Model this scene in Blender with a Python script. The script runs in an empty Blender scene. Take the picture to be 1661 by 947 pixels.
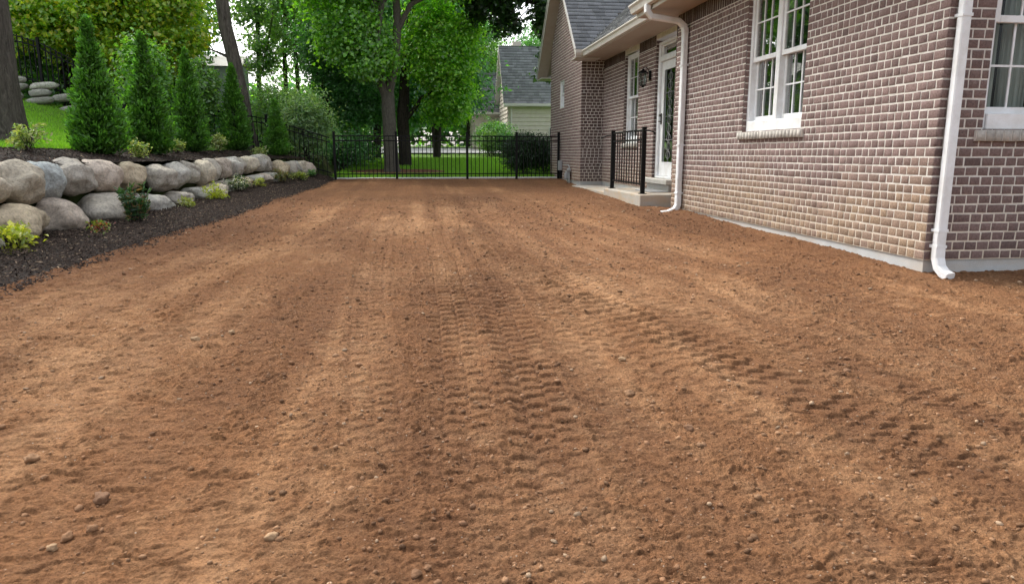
import bpy, math, random
import numpy as np
from mathutils import Vector, Matrix, noise as mnoise
random.seed(7); rng = np.random.default_rng(7)
scene = bpy.context.scene
col = scene.collection
R = math.radians

# ------------------------------------------------------------------ object helpers
def tag(o, label=None, cat=None, group=None, kind=None):
    if label: o['label'] = label
    if cat: o['category'] = cat
    if group: o['group'] = group
    if kind: o['kind'] = kind
    return o

def empty(name, label=None, cat=None, loc=(0, 0, 0), group=None):
    o = bpy.data.objects.new(name, None); col.objects.link(o)
    o.location = loc; o.empty_display_size = .1
    return tag(o, label, cat, group)

def link(name, me, mat=None, parent=None):
    if mat is not None and len(me.materials) == 0: me.materials.append(mat)
    o = bpy.data.objects.new(name, me); col.objects.link(o)
    if parent is not None:
        o.parent = parent
        # vertices are given in world space: undo the (translation only) chain of parents
        off = Vector((0, 0, 0)); p = parent
        while p is not None: off += Vector(p.location); p = p.parent
        o.location = -off
    return o

def np_mesh(name, verts, faces, cols=None, smooth=False, uv=None):
    """verts (n,3) float, faces (m,k) int with k constant; cols per-vertex rgb"""
    verts = np.ascontiguousarray(verts, dtype=np.float32); faces = np.ascontiguousarray(faces, dtype=np.int32)
    me = bpy.data.meshes.new(name)
    m, k = faces.shape
    me.vertices.add(len(verts)); me.vertices.foreach_set('co', verts.ravel())
    me.loops.add(m * k); me.loops.foreach_set('vertex_index', faces.ravel())
    me.polygons.add(m); me.polygons.foreach_set('loop_start', np.arange(0, m * k, k, dtype=np.int32))
    me.polygons.foreach_set('loop_total', np.full(m, k, dtype=np.int32))
    if smooth: me.polygons.foreach_set('use_smooth', np.ones(m, dtype=bool))
    if cols is not None:
        a = me.attributes.new('tint', 'FLOAT_COLOR', 'POINT')
        c = np.ones((len(verts), 4), dtype=np.float32); c[:, :3] = cols
        a.data.foreach_set('color', c.ravel())
    me.update(); me.validate()
    return me

class MB:
    """collects boxes, prisms and tubes, built as one mesh"""
    def __init__(s, T=None): s.v = []; s.f = []; s.T = T; s.sm = []
    def _add(s, vs, fs, sm=False):
        b = len(s.v)
        for p in vs: s.v.append(tuple(s.T @ Vector(p)) if s.T is not None else tuple(p))
        for f in fs: s.f.append([b + i for i in f]); s.sm.append(sm)
    def box(s, x0, x1, y0, y1, z0, z1, bev=0.0):
        if x0 > x1: x0, x1 = x1, x0
        if y0 > y1: y0, y1 = y1, y0
        if z0 > z1: z0, z1 = z1, z0
        b = min(bev, (x1-x0)*.3, (y1-y0)*.3, (z1-z0)*.3)
        if b <= 0:
            vs = [(x, y, z) for z in (z0, z1) for y in (y0, y1) for x in (x0, x1)]
            s._add(vs, [(0, 2, 3, 1), (4, 5, 7, 6), (0, 1, 5, 4), (2, 6, 7, 3), (0, 4, 6, 2), (1, 3, 7, 5)])
            return s
        vs = []; idx = {}
        X = (x0, x1); Y = (y0, y1); Z = (z0, z1)
        for i in (0, 1):
            for j in (0, 1):
                for k in (0, 1):
                    sx = 1 if i == 0 else -1; sy = 1 if j == 0 else -1; sz = 1 if k == 0 else -1
                    idx[i, j, k, 'x'] = len(vs); vs.append((X[i], Y[j]+sy*b, Z[k]+sz*b))
                    idx[i, j, k, 'y'] = len(vs); vs.append((X[i]+sx*b, Y[j], Z[k]+sz*b))
                    idx[i, j, k, 'z'] = len(vs); vs.append((X[i]+sx*b, Y[j]+sy*b, Z[k]))
        F = []
        for i in (0, 1):
            f = [idx[i, 0, 0, 'x'], idx[i, 1, 0, 'x'], idx[i, 1, 1, 'x'], idx[i, 0, 1, 'x']]; F.append(f if i else f[::-1])
            f = [idx[0, i, 0, 'y'], idx[1, i, 0, 'y'], idx[1, i, 1, 'y'], idx[0, i, 1, 'y']]; F.append(f[::-1] if i else f)
            f = [idx[0, 0, i, 'z'], idx[1, 0, i, 'z'], idx[1, 1, i, 'z'], idx[0, 1, i, 'z']]; F.append(f if i else f[::-1])
        for i in (0, 1):
            for j in (0, 1):
                F.append([idx[i, j, 0, 'x'], idx[i, j, 1, 'x'], idx[i, j, 1, 'y'], idx[i, j, 0, 'y']])
                F.append([idx[i, 0, j, 'x'], idx[i, 1, j, 'x'], idx[i, 1, j, 'z'], idx[i, 0, j, 'z']])
                F.append([idx[0, i, j, 'y'], idx[1, i, j, 'y'], idx[1, i, j, 'z'], idx[0, i, j, 'z']])
                for k in (0, 1): F.append([idx[i, j, k, 'x'], idx[i, j, k, 'y'], idx[i, j, k, 'z']])
        s._add(vs, F); return s
    def quad(s, *ps): s._add(ps, [tuple(range(len(ps)))]); return s
    def tube(s, pts, rad, n=10, cap=True, sq=None):
        """swept tube; rad number or list; sq=(w,d): rectangular section"""
        pts = [Vector(p) for p in pts]
        if not isinstance(rad, (list, tuple)): rad = [rad]*len(pts)
        rings = []; up = Vector((0, 0, 1)); prev = None
        for i, p in enumerate(pts):
            d = (pts[min(i+1, len(pts)-1)] - pts[max(i-1, 0)]).normalized()
            if prev is None:
                ref = Vector((0, 1, 0)) if abs(d.z) > .7 else up
                a = d.cross(ref).normalized()
            else:
                a = (prev - d*prev.dot(d)).normalized()
            prev = a; b = d.cross(a)
            if sq:
                w, h = sq; c = .25*min(w, h); cs = [(-w+c, -h), (w-c, -h), (w, -h+c), (w, h-c), (w-c, h), (-w+c, h), (-w, h-c), (-w, -h+c)]
                rings.append([p + a*(u*rad[i]) + b*(v*rad[i]) for u, v in cs]); n = 8
            else:
                rings.append([p + (a*math.cos(2*math.pi*k/n) + b*math.sin(2*math.pi*k/n))*rad[i] for k in range(n)])
        vs = [q for r in rings for q in r]; fs = []
        for i in range(len(rings)-1):
            for k in range(n): fs.append((i*n+k, i*n+(k+1) % n, (i+1)*n+(k+1) % n, (i+1)*n+k))
        s._add(vs, fs, sq is None)
        if cap: s._add(rings[0], [tuple(range(n))[::-1]]); s._add(rings[-1], [tuple(range(n))])
        return s
    def build(s, name, mat, parent=None):
        me = bpy.data.meshes.new(name); me.from_pydata(s.v, [], s.f)
        me.polygons.foreach_set('use_smooth', s.sm); me.update()
        return link(name, me, mat, parent)

# ------------------------------------------------------------------ numpy noise
def _h(ix, iy, seed):
    with np.errstate(over='ignore'):
        n = (ix.astype(np.int64)*374761393 + iy.astype(np.int64)*668265263 + seed*1442695041) & 0x7fffffff
        n = ((n ^ (n >> 13))*1274126177) & 0x7fffffff
        n = (n ^ (n >> 16)) & 0xffff
    return n/65535.0
def vn(x, y, seed=0):
    ix = np.floor(x); iy = np.floor(y); fx = x-ix; fy = y-iy
    fx = fx*fx*(3-2*fx); fy = fy*fy*(3-2*fy)
    a = _h(ix, iy, seed); b = _h(ix+1, iy, seed); c = _h(ix, iy+1, seed); d = _h(ix+1, iy+1, seed)
    return (a*(1-fx)+b*fx)*(1-fy) + (c*(1-fx)+d*fx)*fy
def fbm(x, y, seed=0, o=4):
    s = 0; a = .5; t = 0
    for i in range(o):
        s = s + a*vn(x*2**i+17.3*i, y*2**i-9.1*i, seed+i); t += a; a *= .5
    return s/t
def sstep(a, b, x):
    t = np.clip((x-a)/(b-a), 0, 1); return t*t*(3-2*t)

# ------------------------------------------------------------------ terrain profile (eye level of the camera is z = 0)
def zbase(y):
    return np.interp(y, [-6, 0, 2.2, 3.6, 5.0, 10.4, 13.3, 17, 19.4, 22, 28, 35, 42, 70, 140], [-1.35, -1.2, -1.09, -.99, -.905, -.875, -.82, -.765, -.675, -.6, -.3, -.02, .3, .6, 1.2])
def xwall(y):
    return np.interp(y, [-4, 6, 10, 14, 16.5, 18, 18.6, 19.1, 25, 40], [-4.55, -4.42, -4.27, -4.12, -3.85, -3.5, -3.1, -2.75, -2.3, -2.0])
def zfoot(y):    # mulch level at the foot of the boulder wall
    return np.interp(y, [0, 6, 9, 14, 17, 19, 22], [-1.15, -1.03, -.98, -.86, -.72, -.56, -.5])
def xedge(y):    # edge between mulch bed and bare soil
    return np.interp(y, [-4, 3, 4.9, 8, 11.1, 15, 19.3], [-2.75, -2.72, -2.69, -2.6, -2.52, -2.36, -2.12])
def zlow(x, y):
    t = np.clip((xedge(y)-x)/np.maximum(xedge(y)-xwall(y), .2), 0, 1.4)
    return zbase(y)*(1-t) + zfoot(y)*t
def zter(x, y):
    d = xwall(y)-x
    z = np.interp(d, [-.2, 0, .25, 1.1, 2.0, 3.0, 5.6, 9.5, 15, 40], [-.22, -.17, -.12, .03, .10, .30, 1.02, 1.9, 2.4, 3.0])
    far = np.clip((y-19.5)/12, 0, 1)
    return z*(1-far*.55) + far*.1
def ground_z(x, y):
    w = sstep(-.05, .22, xwall(y)-x)
    return zlow(x, y)*(1-w) + zter(x, y)*w

def sheet(name, xs, ys, zf, off, mat, jit=0, seed=3, mask=None, kind='structure', parent=None):
    X, Y = np.meshgrid(xs, ys); Z = zf(X, Y)+off
    if jit: Z = Z + jit*(fbm(X*3, Y*3, seed, 4)-.5)*2
    nx = len(xs); ny = len(ys)
    i = np.arange(nx*ny).reshape(ny, nx)
    F = np.stack([i[:-1, :-1], i[:-1, 1:], i[1:, 1:], i[1:, :-1]], -1).reshape(-1, 4)
    if mask is not None:
        mk = mask(X, Y).ravel(); F = F[mk[F].all(axis=1)]
    V = np.stack([X, Y, Z], -1).reshape(-1, 3)
    used = np.unique(F); rm = np.full(len(V), -1); rm[used] = np.arange(len(used))
    o = link(name, np_mesh(name, V[used], rm[F], smooth=True), mat, parent)
    if kind: o['kind'] = kind
    return o

# ------------------------------------------------------------------ materials
def mat(name):
    m = bpy.data.materials.new(name); m.use_nodes = True
    nt = m.node_tree; nt.nodes.clear()
    out = nt.nodes.new('ShaderNodeOutputMaterial')
    return m, nt, out
def N(nt, t, **kw):
    n = nt.nodes.new(t)
    for k, v in kw.items():
        if k in n.inputs: n.inputs[k].default_value = v
        else: setattr(n, k, v)
    return n
def L(nt, a, b): nt.links.new(a, b)
def ramp(nt, fac, stops):
    r = nt.nodes.new('ShaderNodeValToRGB'); e = r.color_ramp.elements
    while len(e) < len(stops): e.new(.5)
    for i, (p, c) in enumerate(stops): e[i].position = p; e[i].color = (*c, 1) if len(c) == 3 else c
    L(nt, fac, r.inputs['Fac']); return r.outputs['Color']
def mix(nt, a, b, fac, mode='MIX'):
    m = nt.nodes.new('ShaderNodeMix'); m.data_type = 'RGBA'; m.blend_type = mode
    for s, v in ((m.inputs[6], a), (m.inputs[7], b), (m.inputs[0], fac)):
        if hasattr(v, 'links') or hasattr(v, 'is_output'): L(nt, v, s)
        elif isinstance(v, (int, float)): s.default_value = v
        else: s.default_value = (*v, 1)
    return m.outputs[2]
def coords(nt, scale=(1, 1, 1)):
    t = nt.nodes.new('ShaderNodeTexCoord'); m = N(nt, 'ShaderNodeMapping'); m.inputs['Scale'].default_value = scale
    L(nt, t.outputs['Object'], m.inputs['Vector']); return m.outputs['Vector']
def noise(nt, vec, scale, detail=5, rough=.6, dist=0):
    n = N(nt, 'ShaderNodeTexNoise'); n.inputs['Scale'].default_value = scale; n.inputs['Detail'].default_value = detail
    n.inputs['Roughness'].default_value = rough; n.inputs['Distortion'].default_value = dist
    L(nt, vec, n.inputs['Vector']); return n.outputs['Fac']
def bump(nt, h, dist, strength=1.0, normal=None):
    b = N(nt, 'ShaderNodeBump'); b.inputs['Distance'].default_value = dist; b.inputs['Strength'].default_value = strength
    L(nt, h, b.inputs['Height'])
    if normal is not None: L(nt, normal, b.inputs['Normal'])
    return b.outputs['Normal']
def attr(nt, name='tint'):
    a = nt.nodes.new('ShaderNodeAttribute'); a.attribute_name = name; return a.outputs['Color']
def princ(nt, out, color, rough=.8, normal=None, spec=.3, metal=0, **kw):
    p = nt.nodes.new('ShaderNodeBsdfPrincipled')
    if hasattr(color, 'is_output'): L(nt, color, p.inputs['Base Color'])
    else: p.inputs['Base Color'].default_value = (*color, 1)
    if hasattr(rough, 'is_output'): L(nt, rough, p.inputs['Roughness'])
    else: p.inputs['Roughness'].default_value = rough
    p.inputs['Specular IOR Level'].default_value = spec; p.inputs['Metallic'].default_value = metal
    if normal is not None: L(nt, normal, p.inputs['Normal'])
    L(nt, p.outputs[0], out.inputs['Surface']); return p

def m_soil():
    m, nt, out = mat('bare_soil'); v = coords(nt)
    a = attr(nt)
    n1 = noise(nt, v, 9, 6, .65); n2 = noise(nt, v, 70, 5, .7); n3 = noise(nt, v, 1.1, 4, .6)
    c = mix(nt, a, (1.32, 1.12, .95), n1, 'MULTIPLY')
    c = mix(nt, c, ramp(nt, n2, [(.28, (.45, .42, .42)), (.5, (1, 1, 1)), (.74, (1.6, 1.55, 1.45))]), .72, 'MULTIPLY')
    c = mix(nt, c, ramp(nt, n3, [(.3, (.93, .93, .94)), (.7, (1.07, 1.06, 1.03))]), 1, 'MULTIPLY')
    vo = N(nt, 'ShaderNodeTexVoronoi'); vo.inputs['Scale'].default_value = 45; L(nt, v, vo.inputs['Vector'])
    spk = ramp(nt, vo.outputs['Distance'], [(.0, (1, 1, 1)), (.11, (1, 1, 1)), (.16, (0, 0, 0))])
    wn = noise(nt, v, 31, 2, .5); sm = ramp(nt, wn, [(.58, (0, 0, 0)), (.64, (1, 1, 1))])
    c = mix(nt, c, (.46, .36, .27), mix(nt, spk, sm, 1, 'MULTIPLY'))
    vb = N(nt, 'ShaderNodeTexVoronoi'); vb.inputs['Scale'].default_value = 95; L(nt, v, vb.inputs['Vector'])
    inv = N(nt, 'ShaderNodeMath', operation='MULTIPLY'); inv.inputs[1].default_value = -1; L(nt, vb.outputs['Distance'], inv.inputs[0])
    nb = bump(nt, inv.outputs[0], .010, .9)
    nb = bump(nt, noise(nt, v, 55, 8, .78), .016, .9, nb)
    nb = bump(nt, noise(nt, v, 240, 4, .7), .004, .8, nb)
    princ(nt, out, c, .95, nb, .12); return m

def m_mulch(base=(.034, .024, .019)):
    m, nt, out = mat('dark_mulch'); v = coords(nt)
    vo = N(nt, 'ShaderNodeTexVoronoi'); vo.inputs['Scale'].default_value = 38; vo.inputs['Randomness'].default_value = 1
    v2 = coords(nt, (1, .45, 1)); L(nt, v2, vo.inputs['Vector'])
    c = ramp(nt, vo.outputs['Color'], [(0, (.010, .008, .007)), (.6, base), (.9, (.05, .036, .028)), (1, (.10, .08, .062))])
    c = mix(nt, c, ramp(nt, noise(nt, v, 2, 4), [(.3, (.75, .72, .7)), (.7, (1.3, 1.25, 1.2))]), 1, 'MULTIPLY')
    nb = bump(nt, vo.outputs['Distance'], .03, 1.0); nb = bump(nt, noise(nt, v, 80, 5, .7), .02, .8, nb)
    princ(nt, out, c, .9, nb, .2); return m

def m_grass():
    m, nt, out = mat('lawn_grass'); v = coords(nt)
    c = ramp(nt, noise(nt, v, 1.6, 5, .6), [(.25, (.08, .17, .018)), (.5, (.12, .25, .024)), (.75, (.20, .31, .045))])
    c = mix(nt, c, ramp(nt, noise(nt, v, 60, 4, .7), [(.2, (.5, .5, .5)), (.8, (1.5, 1.5, 1.4))]), 1, 'MULTIPLY')
    nb = bump(nt, noise(nt, v, 90, 5, .8), .05, 1)
    princ(nt, out, c, .8, nb, .2); return m

def m_forest_floor():
    m, nt, out = mat('wood_floor'); v = coords(nt)
    c = ramp(nt, noise(nt, v, 1.3, 6, .65), [(.3, (.035, .045, .012)), (.5, (.05, .07, .018)), (.62, (.055, .04, .025)), (.8, (.1, .075, .05))])
    nb = bump(nt, noise(nt, v, 20, 6, .8), .08, 1)
    princ(nt, out, c, .95, nb, .1); return m

def m_tint(name, rough=.8, ns=30, amt=.5, bd=.004, bs=60, spec=.3):
    m, nt, out = mat(name); v = coords(nt); a = attr(nt)
    c = mix(nt, a, ramp(nt, noise(nt, v, ns, 5, .65), [(.25, (1-amt*.8,)*3), (.5, (1, 1, 1)), (.75, (1+amt,)*3)]), 1, 'MULTIPLY')
    nb = bump(nt, noise(nt, v, bs, 6, .7), bd, 1)
    princ(nt, out, c, rough, nb, spec); return m

def m_brick():
    m, nt, out = mat('mauve_brick'); v = coords(nt); a = attr(nt)
    c = mix(nt, a, ramp(nt, noise(nt, v, 60, 5, .7), [(.25, (.6, .58, .58)), (.5, (1, 1, 1)), (.78, (1.45, 1.42, 1.4))]), 1, 'MULTIPLY')
    # mortar wash smeared over parts of the faces
    n2 = noise(nt, v, 26, 6, .75, .6)
    c = mix(nt, c, (.50, .46, .41), ramp(nt, n2, [(.60, (0, 0, 0)), (.78, (.6, .6, .6))]))
    pit = noise(nt, v, 130, 3, .6)
    c = mix(nt, c, (.05, .035, .03), ramp(nt, pit, [(.27, (.8, .8, .8)), (.36, (0, 0, 0))]))
    nb = bump(nt, noise(nt, v, 90, 6, .75), .006, 1)
    princ(nt, out, c, .88, nb, .25); return m

def m_mortar():
    m, nt, out = mat('pale_mortar'); v = coords(nt)
    c = ramp(nt, noise(nt, v, 14, 6, .7), [(.25, (.52, .485, .43)), (.5, (.68, .645, .59)), (.75, (.80, .77, .72))])
    sp = N(nt, 'ShaderNodeSeparateXYZ'); L(nt, v, sp.inputs[0])
    mr = N(nt, 'ShaderNodeMapRange'); mr.inputs['From Min'].default_value = -.85; mr.inputs['From Max'].default_value = -.2; L(nt, sp.outputs['Z'], mr.inputs['Value'])
    c = mix(nt, (.66, .52, .36), c, ramp(nt, mr.outputs[0], [(0, (.45, .45, .45)), (1, (1, 1, 1))]))
    nb = bump(nt, noise(nt, v, 55, 5, .8), .008, 1)
    princ(nt, out, c, .95, nb, .15); return m

def m_concrete(name='concrete', a=(.40, .385, .35), b=(.52, .50, .46), warm=0.0):
    m, nt, out = mat(name); v = coords(nt)
    c = ramp(nt, noise(nt, v, 3, 7, .7), [(.3, a), (.7, b)])
    c = mix(nt, c, ramp(nt, noise(nt, v, 160, 3, .6), [(.3, (.8, .8, .8)), (.7, (1.12, 1.12, 1.12))]), 1, 'MULTIPLY')
    if warm: c = mix(nt, c, (.52, .36, .2), ramp(nt, noise(nt, coords(nt, (1, 1, 4)), 2.2, 5, .6), [(.4, (0, 0, 0)), (.7, (warm, warm, warm))]))
    nb = bump(nt, noise(nt, v, 70, 6, .7), .003, 1)
    princ(nt, out, c, .85, nb, .25); return m

def m_paint(name, c, rough=.4, dirt=.12, spec=.4):
    m, nt, out = mat(name); v = coords(nt)
    n = noise(nt, v, 5, 6, .7)
    d = tuple(x*(1-dirt)*(1, .97, .92)[i] for i, x in enumerate(c))
    cc = ramp(nt, n, [(.3, d), (.62, c)])
    nb = bump(nt, noise(nt, v, 40, 4, .6), .0012, 1)
    princ(nt, out, cc, rough, nb, spec); return m

def m_glass(name, tint=(.75, .8, .78), clear=.8):
    m, nt, out = mat(name)
    fr = N(nt, 'ShaderNodeFresnel'); fr.inputs['IOR'].default_value = 1.52
    g = N(nt, 'ShaderNodeBsdfGlossy'); g.inputs['Roughness'].default_value = .015; g.inputs['Color'].default_value = (.95, .97, .97, 1)
    v = coords(nt); nb = bump(nt, noise(nt, v, 1.7, 2, .5), .012, .6); L(nt, nb, g.inputs['Normal'])
    t = N(nt, 'ShaderNodeBsdfTransparent'); t.inputs['Color'].default_value = (*[x*clear for x in tint], 1)
    mx = N(nt, 'ShaderNodeMixShader')
    ad = N(nt, 'ShaderNodeMath', operation='MULTIPLY_ADD'); ad.inputs[1].default_value = .38; ad.inputs[2].default_value = .0; ad.use_clamp = True
    L(nt, fr.outputs[0], ad.inputs[0]); L(nt, ad.outputs[0], mx.inputs[0])
    L(nt, t.outputs[0], mx.inputs[1]); L(nt, g.outputs[0], mx.inputs[2]); L(nt, mx.outputs[0], out.inputs['Surface'])
    return m

def m_leaf(name, trans=.45, gloss=.12):
    m, nt, out = mat(name); a = attr(nt)
    d = N(nt, 'ShaderNodeBsdfDiffuse'); L(nt, a, d.inputs['Color'])
    t = N(nt, 'ShaderNodeBsdfTranslucent')
    tc = mix(nt, a, (1.5, 1.65, .5), 1, 'MULTIPLY'); L(nt, tc, t.inputs['Color'])
    mx = N(nt, 'ShaderNodeMixShader'); mx.inputs[0].default_value = trans
    L(nt, d.outputs[0], mx.inputs[1]); L(nt, t.outputs[0], mx.inputs[2])
    g = N(nt, 'ShaderNodeBsdfGlossy'); g.inputs['Roughness'].default_value = .42; g.inputs['Color'].default_value = (.8, .85, .85, 1)
    m2 = N(nt, 'ShaderNodeMixShader'); m2.inputs[0].default_value = gloss*.6
    L(nt, mx.outputs[0], m2.inputs[1]); L(nt, g.outputs[0], m2.inputs[2]); L(nt, m2.outputs[0], out.inputs['Surface'])
    return m

def m_bark(name, dark=(.05, .042, .035), light=(.20, .175, .15), sc=1.0):
    m, nt, out = mat(name); v = coords(nt, (9*sc, 9*sc, 1.6*sc))
    n = noise(nt, v, 2.2, 8, .72, 1.2)
    c = ramp(nt, n, [(.32, dark), (.52, tuple((a+b)/2 for a, b in zip(dark, light))), (.72, light)])
    nb = bump(nt, n, .06/sc, 1)
    princ(nt, out, c, .95, nb, .12); return m

def m_stone():
    m, nt, out = mat('field_stone'); v = coords(nt); a = attr(nt)
    oi = nt.nodes.new('ShaderNodeObjectInfo')
    vm = N(nt, 'ShaderNodeVectorMath', operation='MULTIPLY_ADD'); L(nt, v, vm.inputs[0]); vm.inputs[1].default_value = (1, 1, 1)
    L(nt, oi.outputs['Random'], vm.inputs[2])
    vv = vm.outputs[0]
    n1 = noise(nt, vv, 4.5, 7, .68, .8); n2 = noise(nt, vv, 38, 5, .7)
    c = mix(nt, a, ramp(nt, n1, [(.26, (.52, .48, .43)), (.46, (1.0, .98, .95)), (.70, (1.32, 1.3, 1.24))]), 1, 'MULTIPLY')
    c = mix(nt, c, ramp(nt, n2, [(.3, (.62, .60, .58)), (.5, (1, 1, 1)), (.7, (1.25, 1.24, 1.22))]), 1, 'MULTIPLY')
    n3 = noise(nt, vv, 2.4, 5, .6, 2.0)
    c = mix(nt, c, (.34, .21, .11), ramp(nt, n3, [(.58, (0, 0, 0)), (.74, (.42, .42, .42))]))
    nb = bump(nt, n1, .05, 1.0); nb = bump(nt, noise(nt, vv, 18, 7, .75), .025, 1, nb); nb = bump(nt, noise(nt, vv, 90, 5, .7), .006, 1, nb)
    princ(nt, out, c, .85, nb, .25); return m

def m_curtain():
    m, nt, out = mat('curtain_cloth'); v = coords(nt, (26, 26, .8))
    w = noise(nt, v, 1.0, 3, .5)
    c = ramp(nt, w, [(.35, (.40, .42, .38)), (.55, (.75, .78, .74))])
    princ(nt, out, c, .9, bump(nt, w, .05, 1), .1); return m

M = dict(soil=m_soil(), mulch=m_mulch(), grass=m_grass(), floor=m_forest_floor(), brick=m_brick(), mortar=m_mortar(),
         concrete=m_concrete(), found=m_concrete('foundation_concrete', (.40, .41, .41), (.52, .53, .53), .35), stoop=m_concrete('stoop_concrete', (.40, .38, .34), (.52, .49, .44), .7),
         pale=m_concrete('pale_concrete', (.62, .60, .56), (.74, .72, .68)),
         white=m_paint('white_paint', (.80, .82, .84), .45, .2), trim=m_paint('trim_paint', (.62, .60, .56), .5), soffit=m_paint('soffit_paint', (.44, .37, .31), .6, .1),
         black=m_paint('black_powder_coat', (.005, .005, .0055), .55, .1, .2), siding=m_paint('neighbour_siding', (.62, .56, .49), .7, .12),
         shingle=m_tint('roof_shingle', .92, 55, .5, .006, 120, .15), stone=m_stone(), glass=m_glass('window_glass'), doorglass=m_glass('door_glass', (.75, .8, .78), .8),
         inside=m_paint('dark_room', (.016, .018, .017), .9), curtain=m_curtain(), leaf=m_leaf('leaf'), needle=m_leaf('evergreen_leaf', .3, .06), petal=m_leaf('shrub_leaf', .35, .12),
         bark=m_bark('rough_bark', (.05, .043, .037), (.21, .18, .155), 1.0), barkd=m_bark('dark_bark', (.02, .017, .014), (.085, .07, .058), 1.3), barkm=m_bark('maple_bark', (.06, .055, .045), (.20, .18, .15), 2.0),
         sillstone=m_tint('sill_brick', .9, 40, .3, .004, 90, .2), grey=m_paint('grey_metal', (.35, .36, .37), .5), chips=m_tint('mulch_chip', .95, 60, .4, .004, 90, .15),
         grassb=m_leaf('grass_blade', .35, .05), asphalt=m_concrete('driveway_concrete', (.55, .54, .51), (.68, .67, .64)), pebble=m_tint('pebble', .9, 90, .35, .003, 200, .2),
         shed=m_paint('shed_panel', (.55, .60, .60), .6), brass=m_paint('dark_handle', (.05, .045, .04), .35), boulder_far=m_tint('ledge_stone', .9, 12, .5, .02, 20, .2))

# ------------------------------------------------------------------ ground
dead = np.linspace
gx = np.unique(np.concatenate([np.linspace(-150, -24, 22), np.linspace(-24, 14, 153), np.linspace(14, 150, 22)]))
gy = np.unique(np.concatenate([np.linspace(-60, -6, 10), np.linspace(-6, 50, 190), np.linspace(50, 200, 24)]))
def gz_sheet(x, y):
    z = ground_z(x, y)
    yard = (x > xwall(y)-.9) & (x < 14) & (y < 19.7) & (y > -12)
    return np.where(yard, z-.35, z) - .03
sheet('ground', gx, gy, gz_sheet, 0, M['floor'], .02)

TR = []   # tyre tracks: (points (y,x), half width, lug pitch, depth, strength)
def track(pts, hw=.13, pitch=.105, dep=.020, st=1.0): TR.append((np.array(pts, float), hw, pitch, dep, st))
track([(1.2, 2.75), (2.0, 2.0), (2.9, 1.60), (4.7, 1.0), (8, .62), (19, .1)], .17, .135, 0.0264, 1.15)
track([(1.2, 2.30), (2.0, 1.60), (2.9, 1.25), (4.7, .72), (8, .38), (19, -.15)], .13, .135, 0.0184, 0.80)
track([(1.2, .1), (2.1, .13), (3, .17), (4.7, .20), (8, .15), (19, .5)], .14, .135, 0.0253, 1.15)
track([(1.2, .45), (2.1, .43), (3, .46), (4.7, .5), (8, .52), (19, .9)], .14, .135, 0.0230, 1.03)
track([(1.2, -.1), (2.1, -.16), (3, -.22), (4.7, -.35), (8, -.45), (19, -.3)], .12, .135, 0.0207, 0.86)
track([(1.2, -.75), (2.1, -.6), (3, -.5), (4.7, -.62), (8, -.8), (19, -.7)], .12, .135, 0.0138, 0.57)
track([(1.2, -1.9), (2.4, -1.55), (3.4, -1.35), (4.7, -1.2), (8, -1.15), (19, -1.3)], .14, .135, 0.0138, 0.57)
track([(1.2, 3.3), (3.0, 2.6), (4.7, 1.75), (8, 1.3), (19, 1.0)], .14, .135, 0.0149, 0.52)
track([(1.2, 5.2), (3.0, 3.9), (4.7, 2.6), (8, 2.1), (19, 1.9)], .15, .135, 0.0184, 0.69)
track([(1.2, 4.6), (3.0, 3.35), (4.7, 2.25), (8, 1.75), (19, 1.5)], .12, .135, 0.0115, 0.46)
track([(1.2, -2.6), (3.0, -2.3), (6, -1.9), (10, -1.8), (19, -1.7)], .14, .135, 0.0138, 0.46)
track([(1.2, .95), (2.1, .80), (3, .76), (4.7, .82), (8, .75), (19, .6)], .14, .13, .018, .8)
track([(1.2, -1.3), (2.1, -1.05), (3, -.9), (4.7, -.95), (8, -1.05), (19, -1.0)], .14, .13, .013, .6)
track([(1.2, 3.9), (2.1, 2.6), (3.0, 2.1), (4.7, 1.36), (8, .95), (19, .35)], .15, .135, .019, .9)
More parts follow.
